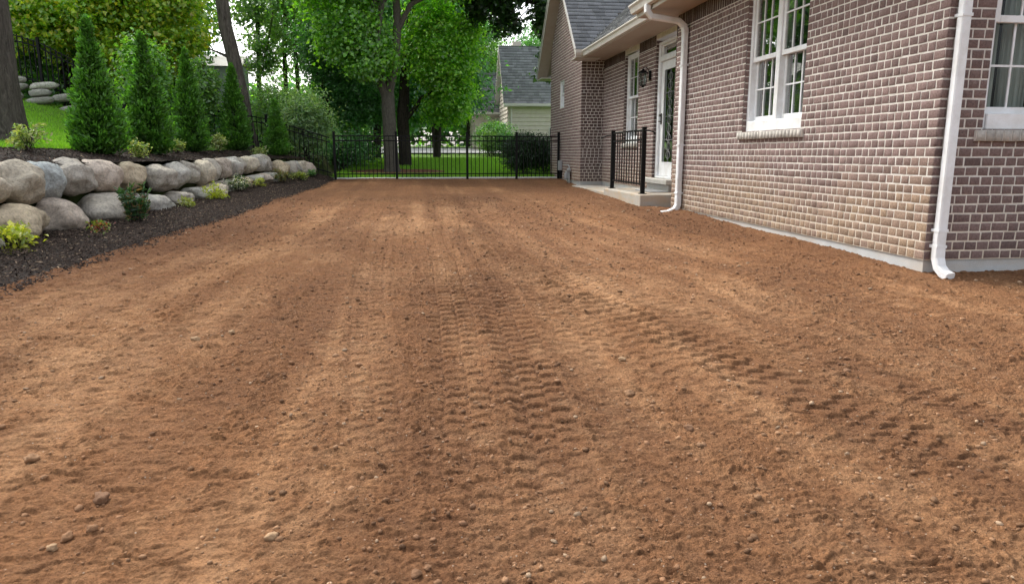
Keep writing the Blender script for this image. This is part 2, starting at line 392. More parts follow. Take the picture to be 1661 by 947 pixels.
def soil_height(X, Y, detail=True):
    z = zbase(Y) + .030*(fbm(X*.9, Y*.7, 11, 3)-.5)*2
    # banked up a little against the foundation and along the mulch
    z = z + .045*sstep(3.35, 3.8, X)*sstep(5.3, 6.6, Y)*(.4+fbm(Y*1.7, X*2, 12, 3))*sstep(11.6, 10, Y)
    loose = fbm(X*.85+3, Y*.5, 21, 4)
    rough = sstep(.40, .66, loose)
    comp = sstep(.52, .68, fbm(X*1.1+9, Y*.45+4, 31, 4))*(1-rough*.7)
    nt_ = np.zeros_like(X); trk = np.zeros_like(X); lugc = np.zeros_like(X)
    wob = (fbm(X*6, Y*6, 41, 3)-.5)
    for k, (p, hw, pitch, dep, st) in enumerate(TR):
        o = np.argsort(p[:, 0]); xc = np.interp(Y, p[o, 0], p[o, 1])
        xc = xc + .05*(fbm(Y*.8, Y*0+k, 50+k, 2)-.5)
        sl = np.gradient(np.interp(np.linspace(1, 19, 200), p[o, 0], p[o, 1]), 18/199)
        slv = np.interp(Y, np.linspace(1, 19, 200), sl)
        d = (X-xc)/np.sqrt(1+slv*slv); t = d/hw
        s = Y*np.sqrt(1+slv*slv) + wob*.05
        msk = sstep(1.3, .75, np.abs(t)+.5*(fbm(X*8, Y*7, 77+k, 3)-.5))
        fade = (.68+.32*sstep(.30, .56, fbm(X*1.3+k*7, Y*.55+k*3, 60+k, 3)+.08*st))*st*(.35+.65*sstep(1.6, 3.0, Y))*(.6+.4*sstep(14, 6, Y))
        cq = (t*hw)/.098+.5*(k % 2)+.12*(vn(Y*1.5, X*0+k, 72)-.5); ci_ = np.floor(cq); cf = cq-ci_
        ph = s/(pitch*.70) + .45*(ci_ % 2) + .5*(cf-.5)**2 + .16*(ci_ % 2-.5)*cf + .26*(vn(X*11, Y*9, 71+k)-.5) + .5*(vn(X*3, Y*2, 75+k)-.5)
        fr = ph % 1.0
        lug = sstep(0, .13, fr)*(1-.55*sstep(.13, .75, fr)-.45*sstep(.75, 1, fr))*(.25+.75*sstep(0, .14, cf)*sstep(1, .88, cf))
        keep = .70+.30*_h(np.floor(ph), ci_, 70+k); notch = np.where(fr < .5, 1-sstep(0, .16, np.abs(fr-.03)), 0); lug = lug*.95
        z = z - msk*fade*.005 + msk*fade*dep*.70*lug*keep*(1+wob)
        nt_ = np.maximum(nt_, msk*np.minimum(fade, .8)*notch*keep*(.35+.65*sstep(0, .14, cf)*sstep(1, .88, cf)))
        berm = np.exp(-((np.abs(t)-1.2)/.16)**2)
        z = z + berm*fade*.007*(.5+fbm(X*9, Y*9, 80+k, 2))
        trk = np.maximum(trk, msk*fade); lugc = np.maximum(lugc, msk*fade*(1-lug))
    c1 = 1-np.abs(fbm(X*7, Y*9, 91, 3)*2-1); c2 = fbm(X*22, Y*26, 92, 3); c3 = 1-np.abs(vn(X*60, Y*66, 93)*2-1)
    c4 = vn(X*110, Y*120, 95)
    am = (.55+.45*rough)*(1-.45*comp)*(1-.5*trk)
    wx = fbm(X*6, Y*6, 99, 3)-.5; wy = fbm(X*5, Y*7, 100, 4)-.5
    z = z + am*(.006*(c1-.6) + .010*np.maximum(c2-.5, 0)*2*(.4+rough) + .006*(c3-.5) + .0045*(c4-.5) + .0035*(vn(X*160, Y*170, 94)-.5))
    scn = np.zeros_like(X)
    for q, (cw, pw_, amp_, wa) in enumerate(((.095, .070, .0115, 1.6), (.060, .042, .0080, 1.2), (.036, .026, .0048, .8))):
        u = X/cw+wx*wa*2+q*.37; cI = np.floor(u); cF = u-cI
        p_ = Y/pw_+wy*wa*3+_h(cI, cI*0+q, 107)+1.2*(cF-.5)**2
        pI = np.floor(p_); f_ = p_-pI; kp = sstep(.28, .62, _h(cI, pI, 110+q)+.45*(vn(X*2.2, Y*2.0, 113+q)-.5))
        env = np.sin(np.pi*np.clip(cF, 0, 1))**.7
        z = z + (1-.75*np.minimum(trk, 1))*amp_*.9*kp*env*sstep(0, .14, f_)*(1-sstep(.1, 1, f_)*.95)
        if q < 3: scn = np.maximum(scn, kp*env*np.where(f_ < .5, 1-sstep(.0, .16, f_), sstep(.93, 1, f_))*(1, .85, .6)[q])
    # cracked crust, short transverse tears
    tear = vn(X*9+2*fbm(X*3, Y*3, 96, 2), Y*34, 97)
    z = z - (1-rough)*.008*sstep(.66, .82, tear)
    # colour
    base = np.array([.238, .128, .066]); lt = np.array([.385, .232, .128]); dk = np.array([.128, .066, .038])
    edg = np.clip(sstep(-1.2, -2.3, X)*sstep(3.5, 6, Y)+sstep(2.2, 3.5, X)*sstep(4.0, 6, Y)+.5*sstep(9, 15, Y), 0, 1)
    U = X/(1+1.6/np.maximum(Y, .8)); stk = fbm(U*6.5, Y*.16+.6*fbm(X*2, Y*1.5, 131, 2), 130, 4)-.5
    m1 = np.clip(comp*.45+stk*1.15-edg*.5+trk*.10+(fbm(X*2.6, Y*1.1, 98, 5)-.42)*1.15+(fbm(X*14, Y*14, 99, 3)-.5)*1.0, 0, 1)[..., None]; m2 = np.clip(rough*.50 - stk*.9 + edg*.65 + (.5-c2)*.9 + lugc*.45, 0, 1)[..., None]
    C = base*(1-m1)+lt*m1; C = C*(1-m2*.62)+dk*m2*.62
    C = C*(1-.50*np.clip(np.maximum(scn*.8*(1-.6*np.minimum(trk, 1)), nt_*.95), 0, 1))[..., None]  # crevice shade, plus some damp soil tone, baked into notches and cracks
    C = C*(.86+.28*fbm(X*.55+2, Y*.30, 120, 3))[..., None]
    grey = sstep(2.5, 7.0, X*.8+4.4-Y*.0)[..., None]*.25   # drier, greyer soil on the right
    C = C*(1-grey)+C*np.array([.97, 1.06, 1.18])*grey
    return z, C
ys = []; y = .55
while y < 19.62: ys.append(y); y += max(.0048, .0029*y)
ys = np.array(ys); xs = np.concatenate([np.arange(-3.4, -2.2, .012), np.arange(-2.2, 3.9, .0062), np.arange(3.9, 6.6, .014)])
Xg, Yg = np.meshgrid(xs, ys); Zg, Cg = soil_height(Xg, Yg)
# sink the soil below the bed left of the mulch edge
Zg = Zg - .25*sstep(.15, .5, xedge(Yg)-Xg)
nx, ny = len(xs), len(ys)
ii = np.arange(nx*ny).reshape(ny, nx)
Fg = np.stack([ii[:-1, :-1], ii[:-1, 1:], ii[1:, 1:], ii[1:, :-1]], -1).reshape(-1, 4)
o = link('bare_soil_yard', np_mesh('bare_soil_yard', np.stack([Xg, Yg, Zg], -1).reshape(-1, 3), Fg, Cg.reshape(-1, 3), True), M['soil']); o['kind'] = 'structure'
print('soil verts', nx*ny)
o = sheet('soil_behind', np.linspace(-6, 14, 60), np.linspace(-12, .75, 40), lambda x, y: zbase(y)+0*x, -.03, M['soil'], .01)
a_ = o.data.attributes.new('tint', 'FLOAT_COLOR', 'POINT'); a_.data.foreach_set('color', np.tile(np.array([.26, .145, .085, 1], dtype=np.float32), len(o.data.vertices)))
o = sheet('soil_side', np.linspace(6.4, 14, 30), np.linspace(.6, 5.3, 20), lambda x, y: zbase(y)+0*x, -.012, M['soil'], .008)
a_ = o.data.attributes.new('tint', 'FLOAT_COLOR', 'POINT'); a_.data.foreach_set('color', np.tile(np.array([.26, .145, .085, 1], dtype=np.float32), len(o.data.vertices)))

def mulch_z(x, y):
    e = xedge(y) + .10*(fbm(y*1.5+0*x, y*0, 5, 3)-.5)
    d = e-x
    return zlow(x, y) + .035*sstep(0, .25, d) - .12*sstep(.06, -.10, d)
sheet('mulch_bed', np.arange(-4.75, -1.8, .03), np.arange(-3, 19.7, .04), mulch_z, 0, M['mulch'], .014, 13, lambda x, y: (x > xwall(y)-.28) & (x < xedge(y)+.14))
def lawn_edge(y): return xwall(y)-1.25-.12*np.sin(y*1.3)
sheet('terrace_mulch', np.arange(-7.2, -2.3, .04), np.arange(-3, 19.5, .05), lambda x, y: zter(x, y), .012, M['mulch'], .012, 14, lambda x, y: (x < xwall(y)-.12) & (x > lawn_edge(y)-.2))
sheet('side_lawn', np.arange(-17, -4.5, .1), np.arange(-3, 19.4, .12), lambda x, y: zter(x, y), .03, M['grass'], .012, 15, lambda x, y: (x < lawn_edge(y)))
def back_z(x, y): return ground_z(x, y)
sheet('back_lawn', np.arange(-2.6, 14, .12), np.arange(19.75, 34.6, .12), back_z, .0, M['grass'], .012, 16, lambda x, y: x > -2.4-.3*np.sin(y*1.1))
sheet('driveway', np.arange(-4, 9, .2), np.arange(34.3, 40.2, .2), lambda x, y: ground_z(x, y), .06, M['asphalt'], .0)
sheet('far_lawn', np.arange(-9, 14, .3), np.arange(40, 60, .3), lambda x, y: ground_z(x, y), .04, M['grass'], .01)
MB().box(-2.2, 5.6, 19.52, 20.05, -.85, -.645, .01).build('concrete_strip', M['pale'])['kind'] = 'structure'

# mulch ring under the maple
def ring_mask(x, y): return ((x+.62)/1.5)**2+((y-22.4)/1.1)**2 < 1
o = sheet('tree_ring_soil', np.arange(-2.3, 1.1, .08), np.arange(21, 23.8, .08), back_z, .035, M['soil'], .02, 18, ring_mask)
a_ = o.data.attributes.new('tint', 'FLOAT_COLOR', 'POINT'); a_.data.foreach_set('color', np.tile(np.array([.17, .09, .06, 1], dtype=np.float32), len(o.data.vertices)))

# ------------------------------------------------------------------ scattered small stuff
def rand_rot(n):
    q = rng.normal(size=(n, 4)); q /= np.linalg.norm(q, axis=1)[:, None]
    w, x, y, z = q.T
    return np.stack([np.stack([1-2*(y*y+z*z), 2*(x*y-z*w), 2*(x*z+y*w)], -1), np.stack([2*(x*y+z*w), 1-2*(x*x+z*z), 2*(y*z-x*w)], -1), np.stack([2*(x*z-y*w), 2*(y*z+x*w), 1-2*(x*x+y*y)], -1)], 1)
ICO_V = None
def ico():
    t = (1+5**.5)/2
    v = np.array([(-1, t, 0), (1, t, 0), (-1, -t, 0), (1, -t, 0), (0, -1, t), (0, 1, t), (0, -1, -t), (0, 1, -t), (t, 0, -1), (t, 0, 1), (-t, 0, -1), (-t, 0, 1)], float)
    v /= np.linalg.norm(v[0])
    f = np.array([(0, 11, 5), (0, 5, 1), (0, 1, 7), (0, 7, 10), (0, 10, 11), (1, 5, 9), (5, 11, 4), (11, 10, 2), (10, 7, 6), (7, 1, 8), (3, 9, 4), (3, 4, 2), (3, 2, 6), (3, 6, 8), (3, 8, 9), (4, 9, 5), (2, 4, 11), (6, 2, 10), (8, 6, 7), (9, 8, 1)])
    return v, f
def scatter_rocks(P, size, cols, flat=.7):
    v, f = ico(); n = len(P)
    sc = size[:, None, None]*rng.uniform(.6, 1.3, (n, 1, 3))
    V = (v[None]*rng.uniform(.8, 1.2, (n, 12, 1)))*sc
    V = np.einsum('nij,nkj->nki', rand_rot(n), V); V[..., 2] *= flat
    V += P[:, None, :]
    F = (f[None]+12*np.arange(n)[:, None, None]).reshape(-1, 3)
    return V.reshape(-1, 3), F, np.repeat(cols, 12, axis=0)
n = 64000
Yp = .9 + 12.5*rng.random(n)**1.9; Xp = rng.uniform(-2.6, 6.0, n); ok = (Xp < 3.75) | (Yp < 4.9); ok &= (Xp > -.62*Yp-.8); Xp = Xp[ok]; Yp = Yp[ok]; n = len(Xp)
lo = fbm(Xp*.85+3, Yp*.5, 21, 4); kk = rng.random(n) < (.22+.9*sstep(.40, .62, lo)+.8*sstep(.52, .66, fbm(Xp*3, Yp*2.2, 23, 3))); Xp = Xp[kk]; Yp = Yp[kk]; n = len(Xp)
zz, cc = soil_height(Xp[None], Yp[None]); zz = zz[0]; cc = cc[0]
sz = .0017+.0085*rng.random(n)**7 + .0016*rng.random(n); sz = sz*(1+.08*Yp)
cl = cc*rng.uniform(.7, 1.5, (n, 1)); pale = rng.random(n) < .06
cl[pale] = np.array([.36, .25, .16])*rng.uniform(.7, 1.25, (pale.sum(), 1))
V, F, Cc = scatter_rocks(np.stack([Xp, Yp, zz+sz*.2], -1), sz, cl, .7)
tag(link('gravel', np_mesh('gravel', V, F, Cc), M['pebble']), 'loose pebbles and small crumbs of soil scattered over the bare yard', 'gravel', kind='stuff')

def chips(name, n, xr, yr, mask, zf, off, label, big=1.0):
    X = rng.uniform(*xr, n); Y = rng.uniform(*yr, n); k = mask(X, Y); X = X[k]; Y = Y[k]; n = len(X)
    Z = zf(X, Y)+off
    q = np.array([(-1, -.3, 0), (1, -.3, 0), (1, .3, 0), (-1, .3, 0), (-.9, -.2, .35), (.9, -.25, .35), (.9, .25, .35), (-.9, .2, .35)], float)
    s = rng.uniform(.007, .020, n)*big
    th = rng.uniform(0, 6.28, n); ti = rng.normal(0, .45, n)
    V = q[None]*s[:, None, None]*np.stack([rng.uniform(.7, 1.4, n), rng.uniform(.5, 1.3, n), rng.uniform(.6, 1.2, n)], -1)[:, None, :]
    x = V[..., 0]*np.cos(ti)[:, None]-V[..., 2]*np.sin(ti)[:, None]; zt = V[..., 0]*np.sin(ti)[:, None]+V[..., 2]*np.cos(ti)[:, None]
    yy = V[..., 1]; c, s_ = np.cos(th)[:, None], np.sin(th)[:, None]
    V = np.stack([x*c-yy*s_+X[:, None], x*s_+yy*c+Y[:, None], zt+Z[:, None]], -1)
    f = np.array([(4, 5, 6, 7), (0, 1, 5, 4), (1, 2, 6, 5), (2, 3, 7, 6), (3, 0, 4, 7)])
    F = (f[None]+8*np.arange(n)[:, None, None]).reshape(-1, 4)
    g = rng.random(n)[:, None]; C = np.array([.022, .016, .013])*(1-g)+np.array([.085, .060, .046])*g
    hi = rng.random(n) < .05; C[hi] = np.array([.26, .19, .13])*rng.uniform(.5, 1.2, (hi.sum(), 1))
    tag(link(name, np_mesh(name, V.reshape(-1, 3), F, np.repeat(C, 8, axis=0)), M['chips']), label, 'mulch', kind='stuff')
chips('mulch_chips', 42000, (-4.6, -2.0), (3.5, 19.3), lambda x, y: (x > xwall(y)-.1) & (x < xedge(y)-.02+.12*(rng.random(len(x))**3)), lambda x, y: np.maximum(mulch_z(x, y), zbase(y)), .012, 'dark shredded bark chips covering the bed below the boulders')
chips('mulch_chips', 14000, (-6.2, -2.6), (5, 19.3), lambda x, y: (x < xwall(y)-.1) & (x > lawn_edge(y)-.1), zter, .02, 'dark shredded bark chips on the terrace above the boulders', 1.2)

def blades(name, n, xr, yr, mask, zf, label, h=.06, c0=(.13, .32, .02), c1=(.28, .50, .05)):
    X = rng.uniform(*xr, n); Y = rng.uniform(*yr, n); k = mask(X, Y); X = X[k]; Y = Y[k]; n = len(X); Z = zf(X, Y)
    th = rng.uniform(0, 6.28, n); w = .006+.006*rng.random(n); hh = h*rng.uniform(.5, 1.3, n); dx = rng.normal(0, .35, (n, 2))*hh[:, None]
    a = np.stack([X-np.cos(th)*w, Y-np.sin(th)*w, Z], -1); b = np.stack([X+np.cos(th)*w, Y+np.sin(th)*w, Z], -1); t = np.stack([X+dx[:, 0], Y+dx[:, 1], Z+hh], -1)
    V = np.stack([a, b, t], 1).reshape(-1, 3); F = np.arange(3*n).reshape(-1, 3)
    g = rng.random(n)[:, None]; C = np.array(c0)*(1-g)+np.array(c1)*g
    tag(link(name, np_mesh(name, V, F, np.repeat(C, 3, axis=0)), M['grassb']), label, 'grass', kind='stuff')
blades('grass', 90000, (-12, -5.2), (7, 19.3), lambda x, y: (x < lawn_edge(y)-.02) & (x > -.62*y-.5), lambda x, y: zter(x, y)+.02, 'bright mown grass rising behind the arborvitae row')
blades('grass', 60000, (-2.3, 5.2), (20.1, 30), lambda x, y: ~ring_mask(x, y), lambda x, y: back_z(x, y)-.005, 'mown grass beyond the black gate fence', .08)

# ------------------------------------------------------------------ bricks
CH = .07; MO = .0130
def tfm(axis, c):
    """local (u, w outwards, z) -> world ; axis '-X': wall at x=c facing -X, u=y ; '-Y': wall at y=c facing -Y, u=x ; '+Y' """
    if axis == '-X': return lambda u, w, z: (c-w, u, z)
    if axis == '-Y': return lambda u, w, z: (u, c-w, z)
    if axis == '+Y': return lambda u, w, z: (u, c+w, z)
class Bricks:
    def __init__(s): s.v = []; s.f = []; s.c = []; s.mv = []; s.mf = []
    def brick(s, T, u0, u1, z0, z1, colr, proud=.0035):
        z0 += random.uniform(-.0015, .0015); z1 += random.uniform(-.0015, .0015); u0 += random.uniform(-.002, .002); u1 += random.uniform(-.002, .002)
        j = lambda a=.0016: random.uniform(-a, a)
        p = proud + random.uniform(-.001, .0015); b = .0022; tl = j(.0015)
        b0 = len(s.v); e = .003
        O = [(u0+j(), z0+j()), (u1+j(), z0+j()), (u1+j(), z1+j()), (u0+j(), z1+j())]
        cu, cz = (u0+u1)/2, (z0+z1)/2
        for u, z in O: s.v.append(T(u, -.003, z))
        for u, z in O: s.v.append(T(u, p*.55, z))
        for u, z in O: s.v.append(T(u+(b if u < cu else -b), p+tl*(1 if u < cu else -1), z+(b if z < cz else -b)))
        s.f.append((b0+8, b0+9, b0+10, b0+11))
        for k in range(4):
            l = (k+1) % 4
            s.f.append((b0+k, b0+l, b0+4+l, b0+4+k)); s.f.append((b0+4+k, b0+4+l, b0+8+l, b0+8+k))
        s.c += [colr]*12
    def wall(s, T, u0, u1, z0, z1, holes=(), colf=None, top=None, soldier=False):
        """running courses between u0,u1; holes (u0,u1,z0,z1); top(u) upper limit"""
        r = 0; z = z0; zt = z1-.2 if soldier else z1
        while z < zt-.01:
            zz = min(z+CH, zt)
            segs = [(u0, u1)]
            for (a, b, c, d) in holes:
                if c < z+CH*.6 and d > z+CH*.4:
                    segs = [q for (p, w) in segs for q in ((p, min(w, a)), (max(p, b), w)) if q[1]-q[0] > .01]
            for (a, b) in segs:
                u = a; first = True
                while u < b-.004:
                    w = random.choice([.095, .1, .1, .105, .088, .092, .145]) if not first else random.choice([.06, .105, .12])
                    first = False; v = min(u+w, b)
                    if b-v < .04: v = b
                    if top is None or top((u+v)/2) > zz-.03:
                        s.brick(T, u+MO/2*(u > a), v-MO/2*(v < b), z+MO/2, zz-MO/2, colf((u+v)/2, z))
                    u = v
            z += CH; r += 1
        if soldier:
            segs = [(u0, u1)]
            for (a, b, c, d) in holes:
                if d > zt: segs = [q for (p, w) in segs for q in ((p, min(w, a)), (max(p, b), w)) if q[1]-q[0] > .01]
            for a, b in segs:
                n = max(1, round((b-a)/.07)); st = (b-a)/n
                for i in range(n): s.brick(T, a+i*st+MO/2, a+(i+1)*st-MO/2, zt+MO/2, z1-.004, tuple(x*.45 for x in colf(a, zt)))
        # mortar sheet behind, decomposed around holes
        us = sorted({u0, u1, *[q for h in holes for q in h[:2] if u0 < q < u1]}); zs = sorted({z0, z1, *[q for h in holes for q in h[2:] if z0 < q < z1]})
        if top is not None:
            us = sorted(set(us) | set(np.linspace(u0, u1, 16)))
        for i in range(len(us)-1):
            for k in range(len(zs)-1):
                cu, cz = (us[i]+us[i+1])/2, (zs[k]+zs[k+1])/2
                if any(h[0] < cu < h[1] and h[2] < cz < h[3] for h in holes): continue
                a, b, c, d = us[i], us[i+1], zs[k], zs[k+1]
                da, db = (d, d) if top is None else (max(c, min(d, top(a))), max(c, min(d, top(b))))
                n = len(s.mv); s.mv += [T(a, 0, c), T(b, 0, c), T(b, 0, db), T(a, 0, da)]; s.mf.append((n, n+1, n+2, n+3))
    def build(s, name, parent):
        me = np_mesh(name, np.array(s.v), np.array(s.f), np.array(s.c)); me.materials.append(M['brick'])
        # one mesh: bricks plus mortar
        nb = len(s.v)
        allv = np.array(s.v+s.mv); allf = np.array(s.f + [tuple(i+nb for i in f) for f in s.mf])
        colr = np.array(s.c + [(.5, .5, .5)]*len(s.mv))
        me = np_mesh(name, allv, allf, colr); me.materials.append(M['brick']); me.materials.append(M['mortar'])
        mi = np.zeros(len(allf), dtype=np.int32); mi[len(s.f):] = 1; me.polygons.foreach_set('material_index', mi)
        return link(name, me, None, parent)

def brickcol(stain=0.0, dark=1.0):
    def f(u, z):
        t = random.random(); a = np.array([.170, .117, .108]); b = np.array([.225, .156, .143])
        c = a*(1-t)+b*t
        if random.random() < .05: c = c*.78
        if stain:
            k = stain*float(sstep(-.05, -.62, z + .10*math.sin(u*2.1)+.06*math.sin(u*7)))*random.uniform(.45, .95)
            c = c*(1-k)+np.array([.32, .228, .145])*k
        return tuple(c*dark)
    return f

house = empty('brick_house', 'mauve brick single storey house with grey shingle roof along the right of the yard', 'house', (3.8, 5.0, -.9))
AX = 3.8
near_holes = [(6.95, 8.30, .24, 1.92)]
B = Bricks(); B.wall(tfm('-X', AX), 5.0, 10.62, -.80, 1.96, near_holes, brickcol(.85), soldier=True)
# window reveals (far jamb faces the camera, near jamb faces away) and head
B.wall(tfm('-Y', 8.30), AX+.006, AX+.10, .24, 1.92, (), brickcol())
B.wall(tfm('+Y', 6.95), AX+.006, AX+.10, .24, 1.92, (), brickcol())
B.wall(tfm('+Y', 10.62), AX, 4.45, -.80, 1.96, (), brickcol())
B.build('side_wall', house)
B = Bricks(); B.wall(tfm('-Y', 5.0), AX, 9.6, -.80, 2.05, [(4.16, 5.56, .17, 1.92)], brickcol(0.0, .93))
for ux, ax in ((4.16, 1), (5.56, 0)):
    T = (lambda u, w, z, ux=ux: (ux+w, u, z)) if ax else (lambda u, w, z, ux=ux: (ux-w, u, z))
    B.wall(T, 5.006, 5.10, .17, 1.92, (), brickcol())
B.build('front_wall', house)
RX = 4.33
B = Bricks(); B.wall(tfm('-X', RX), 10.62, 16.95, -.66, 2.09, [(12.15, 13.21, -.45, 2.0), (14.22, 15.22, .20, 1.98)], brickcol(.35), soldier=True)
B.wall(tfm('-Y', 13.21), RX+.006, RX+.14, -.45, 2.0, (), brickcol(0, .55)); B.wall(tfm('-Y', 15.22), RX+.006, RX+.12, .20, 1.98, (), brickcol(0, .55))  # jamb bricks darkened: shade of the reveals put into their colour
B.build('recessed_wall', house)
def rake(u):   # gable roof underside profile along y
    return min(2.2+.95*(u-16.35), 2.2+.95*(21.65-u))-.16
B = Bricks(); B.wall(tfm('-X', AX), 16.95, 20.88, -.66, 4.75, [(18.95, 19.55, 1.15, 1.85)], brickcol(.55, 1.18), top=rake)  # gable bricks lightened: sunlight on this wall put into their colour
B.wall(tfm('-Y', 16.95), AX, RX+.05, -.66, 2.45, (), brickcol(0, .6))  # return bricks darkened: shade on this side painted into the tone
B.wall(tfm('+Y', 20.88), AX, 9.5, -.66, 2.45, (), brickcol())
for yy in (18.95, 19.55): MB().box(AX+.005, AX+.07, yy-.004, yy+.004, 1.15, 1.85).build('reveal', M['mortar'], house)
B.build('gable_wall', house)
# foundation
MB().box(AX+.012, 9.55, 5.012, 10.6, -1.4, -.802).build('foundation', M['found'], house)
MB().box(RX+.012, 9.55, 10.61, 16.93, -1.4, -.662).build('foundation', M['found'], house)
MB().box(AX+.012, 9.55, 16.962, 20.86, -1.4, -.662).build('foundation', M['found'], house)
# hidden body of the house so no light leaks in
MB().box(9.50, 9.6, 5.0, 20.88, -.9, 2.1).build('rear_wall', M['mortar'], house)
for (x0, x1, y0, y1, z0, z1) in ((AX+.55, AX+.58, 5.6, 10.4, -.7, 1.95), (RX+.60, RX+.63, 10.7, 16.9, -.6, 2.0), (AX+.5, AX+.53, 17.1, 20.7, -.6, 2.4), (AX+.2, 9.4, 5.75, 5.78, -.7, 1.95)):
    MB().box(x0, x1, y0, y1, z0, z1).build('inner_wall', M['inside'], house)

# ------------------------------------------------------------------ windows
def wmat(axis, c, u0, z0):
    """local x = along width, local y = depth into the wall, z up"""
    if axis == '-X': return Matrix(((0, 1, 0, c), (1, 0, 0, u0), (0, 0, 1, z0), (0, 0, 0, 1)))
    return Matrix(((1, 0, 0, u0), (0, 1, 0, c), (0, 0, 1, z0), (0, 0, 0, 1)))
def sash(par, T, x0, x1, z0, z1, d, cols_, rows, fw=.045, gl='glass'):
    s = MB(T)
    s.box(x0, x0+fw, d, d+.035, z0, z1, .004); s.box(x1-fw, x1, d, d+.035, z0, z1, .004)
    s.box(x0+fw, x1-fw, d, d+.035, z0, z0+fw*1.15, .004); s.box(x0+fw, x1-fw, d, d+.035, z1-fw, z1, .004)
    so = s.build('sash', M['white'], par)
    g = MB(T); g.quad((x0+fw, d+.016, z0+fw), (x1-fw, d+.016, z0+fw), (x1-fw, d+.016, z1-fw), (x0+fw, d+.016, z1-fw)).build('pane', M[gl], so)
    if cols_ > 1 or rows > 1:
        m = MB(T)
        for i in range(1, cols_): x = x0+fw+(x1-x0-2*fw)*i/cols_; m.box(x-.008, x+.008, d+.004, d+.014, z0+fw, z1-fw)
        for i in range(1, rows): z = z0+fw+(z1-z0-2*fw)*i/rows; m.box(x0+fw, x1-fw, d+.005, d+.013, z-.008, z+.008)
        m.build('muntin', M['white'], so)
def window(par, axis, c, u0, u1, z0, z1, units=2, ncol=3, nrow=2, bot=.09, label=None, sill=True, zm=None, depth=.075):
    T = wmat(axis, c, u0, z0); W = u1-u0; H = z1-z0; d = depth; e = .004; j = .055
    w = MB(T)
    w.box(e, j, d-.03, d+.10, e, H-e, .005); w.box(W-j, W-e, d-.03, d+.10, e, H-e, .005)
    w.box(j, W-j, d-.03, d+.10, H-j, H-e, .005); w.box(j, W-j, d-.045, d+.10, e, bot, .006)
    uw = (W-2*j-(units-1)*.085)/units
    for k in range(1, units): x = j+k*uw+(k-1)*.085; w.box(x, x+.085, d-.028, d+.10, bot, H-j, .005)
    wo = w.build('window', M['white'], par)
    if label: wo['label'] = label
    zm = zm-z0 if zm else H/2+.02
    for k in range(units):
        x0 = j+k*(uw+.085); x1 = x0+uw
        sash(wo, T, x0, x1, bot, zm+.03, d+.032, ncol, nrow)
        sash(wo, T, x0, x1, zm-.02, H-j, d-.010, ncol, nrow)
    if sill:
        n = round((W+.1)/.072); b = Bricks(); st = (W+.12)/n; Tw = tfm(axis, c)
        for i in range(n):
            g = random.uniform(.85, 1.1); b.brick(Tw, u0-.06+i*st+.003, u0-.06+(i+1)*st-.003, z0-.085, z0-.004, (.42*g, .395*g, .36*g), .035)
        sv = MB(T); sv.box(-.06, W+.06, -.028, d+.02, -.083, -.004, .004)
        me = np_mesh('window_sill', np.array(b.v), np.array(b.f), np.array(b.c)); me.materials.append(M['sillstone'])
        so = link('window_sill', me, None, wo); sv.build('sill_bed', M['mortar'], so)
    return wo, T
window(house, '-X', AX, 6.95, 8.30, .24, 1.92, 2, 3, 2, .12, 'white double window with dark panes in the brick side wall', zm=1.04)
wo, T = window(house, '-Y', 5.0, 4.16, 5.56, .17, 1.92, 2, 3, 2, .12, 'white window with pale curtains hanging behind the glass', zm=.96)
cu = MB()
nf = 60
pts = [(4.22+1.3*i/nf, 5.28+.035*math.sin(i*1.25)+.012*math.sin(i*3.1)) for i in range(nf+1)]
for i in range(nf):
    if 22 < i < 27 or 8 < i < 12: continue
    (a, b), (c, d) = pts[i], pts[i+1]; cu.quad((a, b, .2), (c, d, .2), (c, d, 1.9), (a, b, 1.9))
cu.build('curtain', M['curtain'], wo)
window(house, '-X', RX, 14.22, 15.22, .20, 1.98, 1, 3, 2, .10, 'white window with pale blinds in the recess by the back door', zm=1.12, depth=.09)
cb = MB()
for k in range(34): z = .3+k*.048; cb.box(RX+.24, RX+.262, 14.3, 15.15, z, z+.035)
cb.build('blind', M['trim'], house)
window(house, '-X', AX, 18.95, 19.55, 1.15, 1.85, 1, 1, 1, .05, 'small narrow window high in the gable wall', sill=False, depth=.05)

# ------------------------------------------------------------------ back door
dT = wmat('-X', RX, 12.15, -.45); W = 1.06; H = 2.45
door = empty('door', None, None, (0, 0, 0)); door.parent = house; door.location = (-3.8, -5.0, .9)
f = MB(dT); f.box(.004, .07, .05, .16, 0, H-.05, .004); f.box(W-.105, W-.004, .05, .16, 0, H-.05, .004); f.box(.07, W-.105, .05, .16, H-.10, H-.05, .004); f.box(.07, W-.105, .045, .16, 2.06, 2.14, .006)
f.box(.07, W-.105, .04, .14, 0, .035, .004); fo = f.build('door_frame', M['white'], door)
g = MB(dT); g.quad((.12, .11, 2.17), (W-.15, .11, 2.17), (W-.15, .11, H-.12), (.12, .11, H-.12)); g.build('transom_pane', M['glass'], door)
f = MB(dT); f.box(.07, .12, .085, .135, 2.14, H-.10, .003); f.box(W-.155, W-.105, .085, .135, 2.14, H-.10, .003); f.box(.12, W-.155, .085, .135, 2.14, 2.175, .003); f.box(.12, W-.155, .085, .135, H-.135, H-.10, .003); f.build('transom_frame', M['white'], door)
l0, l1 = .074, W-.109
f = MB(dT); f.box(l0, l0+.14, .09, .135, .04, 2.055, .003); f.box(l1-.14, l1, .09, .135, .04, 2.055, .003); f.box(l0+.14, l1-.14, .09, .135, .04, .27, .003); f.box(l0+.14, l1-.14, .09, .135, 1.92, 2.055, .003)
lf = f.build('door_leaf', M['white'], door)
f = MB(dT); a, b, c, d = l0+.14, l1-.14, .27, 1.92
